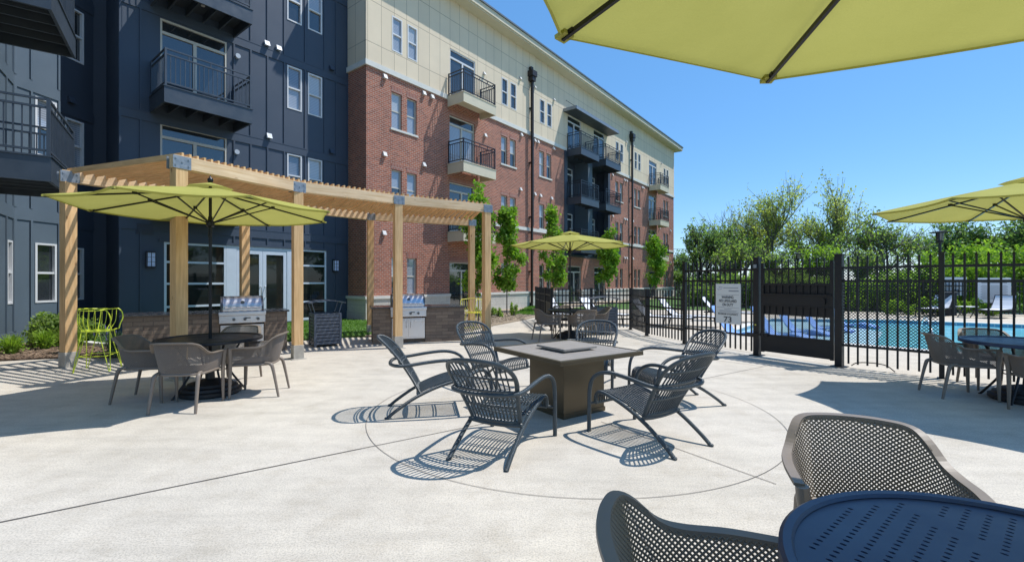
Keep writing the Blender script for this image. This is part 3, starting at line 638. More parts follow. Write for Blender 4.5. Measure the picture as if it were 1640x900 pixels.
# -- wall lamps
def wall_lamp(x,y,z,label):
    c,s=math.cos(FA),math.sin(FA); X=-5.44+c*x-s*y; Yw=16.98+s*x+c*y
    t=thing('wall_lamp',label,'wall lamp',(X,Yw,z),FA,'wall lamps beside the entry')
    m=MB(); m.box(-0.11,0.11,-0.03,-0.004,-0.24,0.24); m.build('backplate',M['rail'],t)
    MB().box(-0.085,0.085,-0.12,-0.03,-0.2,0.2).build('diffuser',M['lamp_glass'],t)
    m=MB()
    for zz in (-0.21,0.19): m.box(-0.1,0.1,-0.135,-0.03,zz,zz+0.02)
    for xx in (-0.098,-0.006,0.086): m.box(xx,xx+0.012,-0.132,-0.12,-0.19,0.19)
    for zz in (-0.07,0.06): m.box(-0.085,0.085,-0.13,-0.121,zz,zz+0.009)
    m.build('frame',M['rail'],t)
wall_lamp(-6.2,Y,2.1,'square pale blue wall lamp left of the wide storefront window')
wall_lamp(-0.55,Y,2.08,'square pale blue wall lamp right of the entry doors near the brick corner')
# -- slate wing at far left
lw=thing('slate_building','grey blue panelled wing at the far left with two steel balconies','building',(-11.4,10.4,0),0)
A0=math.atan2(.81,-.58); A1=math.atan2(.99,.11)
def wing_wall(rot,x0,x1,mat,hs,loc=(0,0,0),bat=(),bandz=True):
    m=MB(); wallh(m,x0,x1,-0.1,14.8,0,hs,0.1); m.build('panel_wall',mat,lw,loc,rot)
    b=MB()
    for z0,z1 in (bands if bandz else ()): b.box(x0,x1,-0.022,-0.002,z0,z1)
    for xx in bat:
        for z0,z1 in zones: b.box(xx-bw/2,xx+bw/2,-0.03,-0.002,z0,z1)
    b.box(x0,x1,-0.02,-0.002,0.0,0.35)
    if bandz: b.build('battens',mat,lw,loc,rot)
W0h=[(-0.45,-0.08,0.98,2.41)]+[(-3.6,-2.1,z,z+2.3) for z in (3.68,6.68,9.68)]
wing_wall(A0,-9,0,M['slate'],W0h,bat=(-0.04,-0.55,-1.1,-1.7,-4.2,-4.8))
wr=[(0.98,2.41),(4.5,5.9),(7.52,8.95),(10.6,12.0)]
wing_wall(A1,0,0.965,M['slate'],[(0.43,0.895,*z) for z in wr],bat=(0.03,0.35,0.94))
e0=bpy.data.objects.new('angled_bay',None); COL.objects.link(e0); e0.parent=lw; e0.rotation_euler=(0,0,A0)
e1=bpy.data.objects.new('side_bay',None); COL.objects.link(e1); e1.parent=lw; e1.rotation_euler=(0,0,A1)
for z in wr: window(e1,0.43,0.895,*z,0.03,M['white_frame'],z[0]>3,out=0.045)
window(e0,-0.45,-0.08,0.98,2.41,0.03,M['white_frame'],False,out=0.045)
for z in (3.68,6.68,9.68):
    patio_door(e0,-3.6,-2.1,z,z+2.3,0.01,M['tan_frame'])
    if z<9: balcony(e0,-3.95,-1.79,-0.035,-1.3,z-0.03,M['railgrey'],M['railgrey'],M['deck_under'])
# recess, set back; its shade is also put into a darker wall colour
m=MB(); m.quad((0.11,0.96,-0.1),(-0.75,1.45,-0.1),(-0.75,1.45,14.8),(0.11,0.96,14.8)); m.build('return_wall',M['slate'],lw)
A2=math.atan2(1,.05)
wing_wall(A2,0,1.25,M['navy_and_shade'],[(0.41,0.92,*z) for z in wr],loc=(-0.62,1.4,0),bat=())
e2=bpy.data.objects.new('recess_bay',None); COL.objects.link(e2); e2.parent=lw; e2.rotation_euler=(0,0,A2); e2.location=(-0.62,1.4,0)
for z in wr: window(e2,0.41,0.92,*z,0.03,M['white_frame'],z[0]>3 and z[0]<7,out=0.045)
vent(e2,0.55,6.4,0,M['navy_and_shade'])
m=MB(); m.quad((-0.56,2.6,-0.1),(0.5,2.98,-0.1),(0.5,2.98,14.8),(-0.56,2.6,14.8)); m.build('back_wall',M['navy_and_shade'],lw)
for e in (e0,e1,e2):
    T=Matrix.LocRotScale(e.location,e.rotation_euler,None)
    for o in [o for o in COL.objects if o.parent==e]:
        o.parent=lw; l,r_,s_=(T@Matrix.LocRotScale(o.location,o.rotation_euler,None)).decompose(); o.location=l; o.rotation_euler=r_.to_euler()
    bpy.data.objects.remove(e)

# ---------------- pergola ----------------
def wbeam(p,q,w,h,name,parent,mat=None,bevel=0.004,up=(0,0,1)):
    p=Vector(p); q=Vector(q); d=q-p; L=d.length; d.normalize(); up=Vector(up)
    if abs(d.z)>0.9: up=Vector((0.3,1,0)).normalized() if up.z==1 else up
    a=d.cross(up).normalized(); b=a.cross(d).normalized()
    c=[(-1,-1),(1,-1),(1,1),(-1,1)]; P=[[o+a*(i*w/2)+b*(j*h/2) for i,j in c] for o in (p,q)]; mb=MB(); u=0
    for k in range(4):
        k2=(k+1)%4; ww=w if k%2==0 else h
        mb.quad(P[0][k],P[0][k2],P[1][k2],P[1][k],((u,0),(u+ww,0),(u+ww,L),(u,L))); u+=ww
    mb.quad(P[0][3],P[0][2],P[0][1],P[0][0],((0,0),(.02,0),(.02,.02),(0,.02))); mb.quad(*P[1],((0,0),(.02,0),(.02,.02),(0,.02)))
    me=mb.mesh(name); bm=bmesh.new(); bm.from_mesh(me); bmesh.ops.remove_doubles(bm,verts=bm.verts,dist=1e-5); bmesh.ops.recalc_face_normals(bm,faces=bm.faces); bm.to_mesh(me); bm.free()
    me.materials.append(mat or M['wood']); o=bpy.data.objects.new(name,me); COL.objects.link(o); o.parent=parent
    if bevel: bv=o.modifiers.new('bevel','BEVEL'); bv.width=bevel; bv.segments=2
    return o
pg=thing('pergola','curved cedar pergola with slatted roof and steel corner plates over the grill islands','pergola')
Fp=[(-7.72,7.92),(-5.1,6.97),(-4.15,8.8),(-2.56,10.2),(-.64,11.4)]
Bp=[(-6.17,10.5),(-4.0,12.85),(-1.26,14.15)]
ZB,ZT=3.215,3.41
for i,(x,y) in enumerate(Fp+Bp):
    nxt=(Fp+Bp)[i+1] if i not in (4,7) else (Fp+Bp)[i-1]; dd=Vector((nxt[0]-x,nxt[1]-y,0)).normalized()
    wbeam((x,y,0.26),(x,y,ZB-0.003),0.17,0.17,'post',pg,up=(dd.x,dd.y,0))
    b=MB(); a=math.atan2(dd.y,dd.x); b.box(-0.095,0.095,-0.095,0.095,0,0.27); b.box(-0.14,0.14,-0.14,0.14,-0.003,0.012); b.build('post_foot',M['post_foot'],pg,(x,y,0),a,bevel=0.004)
def beamrun(P,ext=0.1):
    for i in range(len(P)-1):
        a=Vector((*P[i],(ZB+ZT)/2)); b=Vector((*P[i+1],(ZB+ZT)/2)); d=(b-a).normalized()
        a2=a-d*ext if i==0 else a+d*0.004; b2=b+d*ext if i==len(P)-2 else b-d*0.004
        wbeam(a2,b2,0.14,ZT-ZB,'beam',pg,M['sunlit_wood'])
beamrun(Fp[1:]); beamrun([Fp[0]]+Bp)
PP=[Fp[1:],[Fp[0]]+Bp]
for P in PP:
    for i,(x,y) in enumerate(P):
        d=Vector((P[min(i+1,len(P)-1)][0]-P[max(i-1,0)][0],P[min(i+1,len(P)-1)][1]-P[max(i-1,0)][1],0)).normalized(); a=math.atan2(d.y,d.x)
        b=MB(); o_=0.11 if i==0 else (-0.11 if i==len(P)-1 else 0)*0+0
        for s in (-1,1):
            b.box(-0.125,0.125,s*0.091-0.003,s*0.091+0.003,ZB-0.01,ZT-0.015)
        for s in (-1,1):
            for bx,bz in ((-0.09,0.04),(-0.09,0.14),(0.09,0.04),(0.09,0.14),(0,0.09)): b.tube([(bx,s*0.09,ZB+bz),(bx,s*0.104,ZB+bz)],0.013,8)
        b.build('corner_plate',M['steel_plate'],pg,(x,y,0),a)
def interp(P,t):
    L=[0]
    for a,b in zip(P[:-1],P[1:]): L.append(L[-1]+math.dist(a,b))
    s=t*L[-1]
    for i in range(len(P)-1):
        if s<=L[i+1]+1e-9: k=(s-L[i])/(L[i+1]-L[i]); return (P[i][0]+(P[i+1][0]-P[i][0])*k,P[i][1]+(P[i+1][1]-P[i][1])*k)
NS=58
for k in range(NS):
    t=(k+0.15)/(NS-0.7); seg=t*3; i=min(int(seg),2); f=seg-i
    a=(PP[0][i][0]+(PP[0][i+1][0]-PP[0][i][0])*f,PP[0][i][1]+(PP[0][i+1][1]-PP[0][i][1])*f)
    b=(PP[1][i][0]+(PP[1][i+1][0]-PP[1][i][0])*f,PP[1][i][1]+(PP[1][i+1][1]-PP[1][i][1])*f)
    a=Vector((*a,ZT+0.005)); b=Vector((*b,ZT+0.005)); d=(b-a).normalized()
    wbeam(a-d*0.06,b+d*0.06,0.034,0.09,'slat',pg,bevel=0)
def rotb(dx,dy): return math.atan2(-dx,dy)

# ---------------- grill islands ----------------
def island(A,B,depth,h,label,gap):
    A=Vector((*A,0)); B=Vector((*B,0)); d=B-A; L=d.length; a=math.atan2(d.y,d.x)
    t=thing('grill_island',label,'grill island',A,a)
    m=MB(); m.box(0,gap[0],0,depth,0,h); m.box(gap[1],L,0,depth,0,h); m.box(gap[0],gap[1],0.06,depth,0,0.1); m.box(gap[0],gap[1],depth-0.1,depth,0.1,h)
    m.build('base',M['island_stone'],t)
    m=MB(); o=0.04; m.box(-o,gap[0],-o,depth+o,h,h+0.035); m.box(gap[1],L+o,-o,depth+o,h,h+0.035); m.box(gap[0],gap[1],depth-0.12,depth+o,h,h+0.035)
    m.build('countertop',M['granite'],t,bevel=0.005)
    return t,a,A,d.normalized()
def grill(A,d,a,x0,x1,label,knobs):
    w=x1-x0; P=A+d*x0; t=thing('gas_grill',label,'grill',P,a)
    m=MB(); m.box(0.006,w-0.006,-0.015,0.5,0.1,0.60); m.build('cabinet',M['stainless'],t,bevel=0.004)
    for s in (0,1):
        dd=MB(); u0=0.03+s*(w/2-0.03); u1=u0+w/2-0.04; dd.box(u0,u1,-0.03,-0.016,0.14,0.57); dr=dd.build('door',M['stainless'],t,bevel=0.003)
        hx=w/2-0.05 if s==0 else w/2+0.05; MB().tube([(hx,-0.03,0.37),(hx,-0.06,0.38),(hx,-0.06,0.51),(hx,-0.03,0.52)],0.008).build('handle',M['stainless'],dr,smooth=True)
    m=MB(); m.box(-0.02,w+0.02,-0.10,0.1,0.64,0.80); m.build('control_panel',M['stainless'],t,bevel=0.01)
    m=MB(); m.box(-0.03,w+0.03,-0.13,0.56,0.80,0.875); m.build('firebox',M['stainless'],t,bevel=0.012)
    for k in knobs:
        MB().tube([(k*w,-0.10,0.72),(k*w,-0.145,0.72)],0.028,14).build('knob',M['stainless_dark'],t,smooth=True)
    m=MB(); m.box(0.55*w,0.68*w,-0.104,-0.1,0.735,0.755); m.build('badge',M['rail'],t)
    # hood: rounded profile extruded
    prof=[(-0.08,0.88),(-0.085,0.93),(-0.06,1.02),(-0.01,1.10),(0.07,1.155),(0.17,1.18),(0.42,1.18),(0.50,1.14),(0.52,0.88)]
    prof=[(p.x,p.y) for p in catmull([(y,z,0) for y,z in prof[:7]],4)]+prof[7:]
    m=MB(); n=len(prof)
    for i in range(n-1):
        (ya,za),(yb,zb)=prof[i],prof[i+1]; m.quad((0.03,ya,za),(w-0.03,ya,za),(w-0.03,yb,zb),(0.03,yb,zb))
    h=m.build('hood',M['stainless'],t,smooth=True)
    for xx in (0.03,w-0.03):
        m=MB(); 
        for (e,f) in ((xx-0.02,xx+0.02),):
            k=len(m.v); m.v+=[(e,y,z) for y,z in prof]+[(f,y,z) for y,z in prof]; m.f.append(tuple(k+i for i in range(n))); m.f.append(tuple(k+n+i for i in reversed(range(n)))); m.uv+=[None,None]
            for i in range(n-1): m.f.append((k+i,k+i+1,k+n+i+1,k+n+i)); m.uv.append(None)
        m.build('side_cap',M['stainless_dark'],h,recalc=True)
    MB().tube([(0.08,-0.085,0.95),(0.08,-0.14,0.96),(w-0.08,-0.14,0.96),(w-0.08,-0.085,0.95)],0.014).build('handle',M['stainless'],h,smooth=True)
    m=MB(); m.tube([(w/2,-0.035,1.06),(w/2,-0.055,1.065)],0.035,14); m.build('thermometer',M['stainless_dark'],h,smooth=True)
    return t
i1,a1,A1_,d1_=island((-7.15,8.35),(-4.87,9.86),0.72,0.84,'stone clad grill island with dark counter behind the shaded round table',(1.50,2.30))
grill(A1_,d1_,a1,1.51,2.29,'stainless steel built-in grill striped with slat shadows beside the patio table',(0.3,0.55,0.85))
i2,a2,A2_,d2_=island((-3.3,10.78),(-1.2,11.5),0.95,0.84,'stone clad grill island behind the pergola post, nearest the brick wing',(0.42,1.24))
grill(A2_,d2_,a2,0.43,1.23,'stainless steel built-in grill half hidden by a pergola post',(0.25,0.55,0.78))

# ---------------- slatted litter bins ----------------
def bin_(loc,rz,label):
    t=thing('litter_bin',label,'litter bin',loc,rz,'slatted litter bins')
    m=MB(); m.box(-0.25,0.25,-0.25,0.25,0.04,0.72); m.build('liner',M['bin_dark'],t)
    m=MB(); 
    for s in (-1,1):
        for k in range(9):
            z=0.06+k*0.076; m.box(-0.25,0.25,s*0.275-0.012,s*0.275+0.012,z,z+0.06); m.box(s*0.275-0.012,s*0.275+0.012,-0.25,0.25,z,z+0.06)
    m.build('slat_panel',M['bin'],t)
    m=MB()
    for sx in (-1,1):
        for sy in (-1,1): m.box(sx*0.275-0.025,sx*0.275+0.025,sy*0.275-0.025,sy*0.275+0.025,0,0.76)
    for s in (-1,1): m.box(-0.25,0.25,s*0.275-0.02,s*0.275+0.02,0.735,0.76); m.box(s*0.275-0.02,s*0.275+0.02,-0.25,0.25,0.735,0.76)
    m.build('frame',M['bin'],t,bevel=0.004)
    m=MB()
    for sx in (-1,1):
        for sy in (-1,1): m.bar((sx*0.26,sy*0.2,0.76),(sx*0.33,sy*0.2,1.0),0.03,0.015)
    m.build('bracket',M['bin'],t)
    m=MB(); N=12
    for i in range(N):
        x0=-0.40+0.80*i/N; x1=-0.40+0.80*(i+1)/N; z0=1.0+0.06*(1-(x0/0.4)**2); z1=1.0+0.06*(1-(x1/0.4)**2)
        m.quad((x0,-0.28,z0),(x1,-0.28,z1),(x1,0.28,z1),(x0,0.28,z0)); m.quad((x0,0.28,z0-0.015),(x1,0.28,z1-0.015),(x1,-0.28,z1-0.015),(x0,-0.28,z0-0.015))
        m.quad((x0,-0.28,z0-0.015),(x1,-0.28,z1-0.015),(x1,-0.28,z1),(x0,-0.28,z0)); m.quad((x0,0.28,z0),(x1,0.28,z1),(x1,0.28,z1-0.015),(x0,0.28,z0-0.015))
    m.build('hood',M['bin'],t)
bin_((-4.36,10.62,0),math.atan2(.57,.82),'slate grey slatted litter bin with arched hood on the pergola side')
bin_((2.62,12.95,0),0.12,'slate grey slatted litter bin with arched hood in front of the low black fence')

# ---------------- wire bar stools ----------------
def stool(loc,rz,mat,label):
    t=thing('bar_stool',label,'bar stool',loc,rz,'wire bar stools'); r=0.0052
    SH,TH=0.66,1.03
    def ringp(a,z,rad,ry=None): return Vector((rad*math.cos(a),(ry or rad)*math.sin(a),z))
    top=[]; # open-front hoop: top rim that dips down to the seat ring at the front
    A0_,A1__=-math.pi*0.22,math.pi*1.22
    n=26; rim=[]
    for i in range(n+1):
        a=A0_+(A1__-A0_)*i/n; rim.append(Vector((0.31*math.cos(a),-0.26*math.sin(a)+0.02,TH-0.02*abs(math.cos(a))**3)))
    e0_=rim[0]; e1_=rim[-1]
    def drop(e,s): return [e,e+Vector((s*0.01,0.05,-0.06)),e+Vector((-s*0.01,0.07,-0.16)),e+Vector((-s*0.05,0.05,-0.26)),Vector((s*0.15,0.23,SH+0.02))]
    path=[p for p in reversed(catmull(drop(rim[0],1),4))]+rim[1:-1]+catmull(drop(rim[-1],-1),4)
    m=MB(); m.tube(path,0.009,8)
    seat=[Vector((0.21*math.cos(2*math.pi*k/28),0.21*math.sin(2*math.pi*k/28),SH)) for k in range(29)]
    m.tube(seat,0.008,8,cap=False); m.tube([Vector((-0.15,0.23,SH+.02)),Vector((0.15,0.23,SH+.02))],0.008)
    m.build('rim',mat,t,smooth=True)
    m=MB(); N=15
    for i in range(N):
        a=A0_+(A1__-A0_)*(i+0.5)/N; topp=Vector((0.31*math.cos(a),-0.26*math.sin(a)+0.02,TH-0.02*abs(math.cos(a))**3)); b=Vector((0.20*math.cos(a),-0.20*math.sin(a),SH))
        m.tube(catmull([topp,topp*0.5+b*0.5+Vector((0.035*math.cos(a),-0.035*math.sin(a),-0.03)),b+Vector((0.02*math.cos(a),-0.02*math.sin(a),0.04)),b],4),r*0.85,6)
    for k in range(9):
        x=-0.18+0.36*k/8; yy=math.sqrt(max(0,0.205**2-x*x)); m.tube([(x,-yy,SH),(x,0,SH-0.012),(x,yy,SH)],0.005,6)
    m.build('basket_wire',mat,t,smooth=True)
    for sx in (-1,1):
        for sy in (-1,1):
            m=MB(); f=Vector((sx*0.23,sy*0.235,0.0))
            m.tube([Vector((sx*0.19,sy*0.08,SH)),f],0.0065,8); m.tube([Vector((sx*0.08,sy*0.19,SH)),f+Vector((0.012*-sx,0.012*sy,0))],0.0065,8); m.tube([f+Vector((0,0,0.006)),f],0.014,8)
            m.build('leg',mat,t,smooth=True)
    m=MB(); q=0.25; c=[Vector((sx*0.216,sy*0.19,q)) for sx,sy in ((-1,-1),(1,-1),(1,1),(-1,1))]
    for i in range(4): m.tube([c[i],c[(i+1)%4]],0.006,8)
    m.build('footrest',mat,t,smooth=True)
stool((-7.02,7.72,0),rotb(0.92,0.35),M['lime'],'lime green wire bar stool beside the left pergola post')
stool((-1.03,12.15,0),rotb(-0.5,-0.85),M['yellow'],'yellow wire bar stool between the two right pergola posts')

# ---------------- umbrellas ----------------
def umbrella_tree(R_=1.57,ze=2.44,zt=2.74,rot=0):
    t=thing('patio_umbrella','','patio umbrella'); 
    def P(a,f,z=0): return Vector((R_*f*math.cos(a),R_*f*math.sin(a),z))
    def zf(f): return zt-(zt-ze)*f**1.12
    N=10; K=8; m=MB(); und=MB()
    angs=[rot+2*math.pi*k/8 for k in range(8)]
    vg=[]; sub=6
    for k in range(8):
        for s in range(sub):
            u=s/sub; row=[]
            for i in range(N+1):
                f=i/N; pa=P(angs[k],f); pb=P(angs[(k+1)%8],f); p=pa.lerp(pb,u); 
                sag=4*u*(1-u); p=p*(1-0.035*sag*f**3); p.z=zf(f)-0.05*sag*f*(1-f*0.45); row.append(p)
            vg.append(row)
    n0=len(m.v); cnt=len(vg)
    for row in vg:
        for p in row: m.v.append(tuple(p))
    for c in range(cnt):
        c2=(c+1)%cnt
        for i in range(N): m.f.append((n0+c*(N+1)+i,n0+c*(N+1)+i+1,n0+c2*(N+1)+i+1,n0+c2*(N+1)+i)); m.uv.append(None)
    # hem: short drop at the edge
    for c in range(cnt):
        c2=(c+1)%cnt; a=Vector(vg[c][N]); b=Vector(vg[c2][N]); m.quad(a,a*0.985-Vector((0,0,0.02+a.z*(-0.015))),b*0.985-Vector((0,0,0.02+b.z*(-0.015))),b)
    can=m.build('canopy',M['canopy'],t,smooth=False)
    bm=bmesh.new(); bm.from_mesh(can.data); bmesh.ops.remove_doubles(bm,verts=bm.verts,dist=0.0015); bm.to_mesh(can.data); bm.free()
    can.data.polygons.foreach_set('use_smooth',[True]*len(can.data.polygons)); can.data.set_sharp_from_angle(angle=R(30))
    vcap=MB(); vc=[Vector((0.27*math.cos(a+0.39),0.27*math.sin(a+0.39),zt+0.0)) for a in angs]
    for k in range(8): vcap.quad(vc[k],vc[(k+1)%8],Vector((0,0,zt+0.075)),Vector((0,0,zt+0.075)))
    me=vcap.mesh('top_vent'); o=bpy.data.objects.new('top_vent',me); COL.objects.link(o); me.materials.append(M['canopy']); o.parent=can
    for k,a in enumerate(angs):
        rb=MB(); rb.bar(P(a,0.02,zt-0.045),P(a,0.99,zf(0.99)-0.022),0.016,0.02); 
        pk=P(a,1.0,ze-0.014); d=Vector((math.cos(a),math.sin(a),-0.15)); rb.bar(pk-d*0.08,pk-d*0.0,0.024,0.016); r_=rb.build('rib',M['pole_black'],t)
        st=MB(); mid=P(a,0.50,zf(0.5)-0.035); st.bar(mid,Vector((0.045*math.cos(a),0.045*math.sin(a),2.28)),0.012,0.016); st.box(mid.x-0.018,mid.x+0.018,mid.y-0.018,mid.y+0.018,mid.z-0.018,mid.z+0.02); st.build('strut',M['pole_black'],r_)
        pc=MB(); pc.bar(pk-d*0.055+Vector((0,0,-0.001)),pk+d*0.002,0.06,0.018); pc.build('rib_pocket',M['canopy'],can)
    MB().lathe([(0.019,0.03),(0.019,zt+0.02)],seg=16).build('pole',M['pole_black'],t,smooth=True)
    MB().lathe([(0.03,2.22),(0.05,2.235),(0.05,2.29),(0.03,2.31),(0.024,2.36)],seg=16).build('runner',M['pole_black'],t,smooth=True)
    MB().lathe([(0.045,zt-0.07),(0.05,zt-0.03),(0.03,zt+0.0)],seg=16).build('top_hub',M['pole_black'],t,smooth=True)
    MB().lathe([(0.012,zt+0.06),(0.025,zt+0.075),(0.036,zt+0.10),(0.03,zt+0.125),(0.012,zt+0.14),(0.006,zt+0.165)],seg=12).build('finial',M['pole_black'],t,smooth=True)
    MB().tube(catmull([(0.0,-0.03,2.26),(0.04,-0.05,2.2),(0.045,-0.05,2.12),(0.01,-0.045,2.08),(-0.005,-0.035,2.13),(0.0,-0.03,2.24)],5),0.005,6).build('pull_cord',M['pole_black'],t,smooth=True)
    MB().lathe([(0.34,0),(0.365,0.02),(0.365,0.06),(0.33,0.075),(0.32,0.105),(0.27,0.118),(0.255,0.15),(0.20,0.162),(0.12,0.19),(0.055,0.2),(0.045,0.36),(0.03,0.37)],seg=40).build('base',M['rubber'],t,smooth=True)
    return t
um=umbrella_tree()
um.location=(-4.03,6.08,0); um.rotation_euler=(0,0,R(2)); um['label']='lime green octagonal umbrella over the left table in front of the pergola'; um['group']='lime patio umbrellas'
copy_tree(um,(1.53,12.0,0),R(1),'small looking lime umbrella standing in front of the brick wing by the low fence')
copy_tree(um,(6.45,5.68,0),R(20),'lime umbrella at the right edge shading the table by the tall spear fence')
copy_tree(um,(1.385,0.89,0.0),R(-2),'lime umbrella overhead with its near canopy edge across the top of the picture',scale=1.085)

# ---------------- round tables ----------------
def table_tree():
    t=thing('round_table','','table')
    cu=bpy.data.curves.new('top','CURVE'); cu.dimensions='2D'; cu.fill_mode='BOTH'; cu.extrude=0.003
    def spl(pts):
        s=cu.splines.new('POLY'); s.points.add(len(pts)-1); s.use_cyclic_u=True
        for p,q in zip(s.points,pts): p.co=(q[0],q[1],0,1)
    R0=0.605; spl([(R0*math.cos(2*math.pi*k/96),R0*math.sin(2*math.pi*k/96)) for k in range(96)])
    spl([(0.024*math.cos(2*math.pi*k/20),0.024*math.sin(2*math.pi*k/20)) for k in range(20)])
    cs=0
    if True:
        rt=R(-51)
        for i in range(-10,11):
            for j in range(-19,20):
                x=i*0.050; v=j*0.0295
                if abs(abs(v)-abs(x))<0.036: continue
                if math.hypot(x,v)>0.535 or math.hypot(x,v)<0.06: continue
                ca,sa=math.cos(rt),math.sin(rt); px,py=x*ca-v*sa,x*sa+v*ca
                el=[]
                for q in range(10):
                    th=2*math.pi*q/10; ex,ey=0.0092*math.cos(th),0.0055*math.sin(th)
                    el.append((px+ex*ca-ey*sa,py+ex*sa+ey*ca))
                spl(el)
    co=bpy.data.objects.new('tmp',cu); COL.objects.link(co); dg=bpy.context.evaluated_depsgraph_get(); me=bpy.data.meshes.new_from_object(co.evaluated_get(dg)); bpy.data.objects.remove(co)
    me.materials.clear(); me.materials.append(M['table_sky_tint'])
    o=bpy.data.objects.new('tabletop',me); COL.objects.link(o); o.parent=t; o.location=(0,0,0.732)
    rim=MB(); rim.lathe([(0.575,0.737),(0.582,0.748),(0.604,0.750),(0.615,0.742),(0.616,0.71),(0.60,0.703),(0.60,0.715)],seg=96,capb=False,capt=False); rim.build('rim',M['table_sky_tint'],t,smooth=True)
    for k in range(4):
        a=math.pi/4+k*math.pi/2; c,s=math.cos(a),math.sin(a)
        m=MB(); m.tube(catmull([(0.42*c,0.42*s,0.72),(0.40*c,0.40*s,0.69),(0.24*c,0.24*s,0.40),(0.24*c,0.24*s,0.28),(0.40*c,0.40*s,0.04),(0.44*c,0.44*s,0.0)],5),0.014,8); m.build('leg',M['table_black'],t,smooth=True)
    m=MB(); m.tube([(0.245*math.cos(2*math.pi*k/24),0.245*math.sin(2*math.pi*k/24),0.34) for k in range(25)],0.008,6,cap=False)
    m.tube([(0.41*math.cos(2*math.pi*k/32),0.41*math.sin(2*math.pi*k/32),0.71) for k in range(33)],0.009,6,cap=False); m.build('ring_brace',M['table_black'],t,smooth=True)
    return t
tb=table_tree(); tb.location=(1.315,1.03,0.0); tb.rotation_euler=(0,0,R(0)); tb['label']='big blue black round table with rows of small slots, cut by the bottom right corner'; tb['group']='round perforated patio tables'
def blackened(o):
    for c in COL.objects:
        if c.parent==o and c.name.split('.')[0] in ('tabletop','rim'): c.data=c.data.copy(); c.data.materials[0]=M['table_black']
blackened(copy_tree(tb,(-4.03,6.08,0),R(10),'black round table under the umbrella beside the pergola'))
blackened(copy_tree(tb,(1.52,11.9,0),R(40),'small black round table under the umbrella before the brick wing'))
copy_tree(tb,(6.42,5.68,0),R(70),'round table with dark top at the right edge by the spear fence')

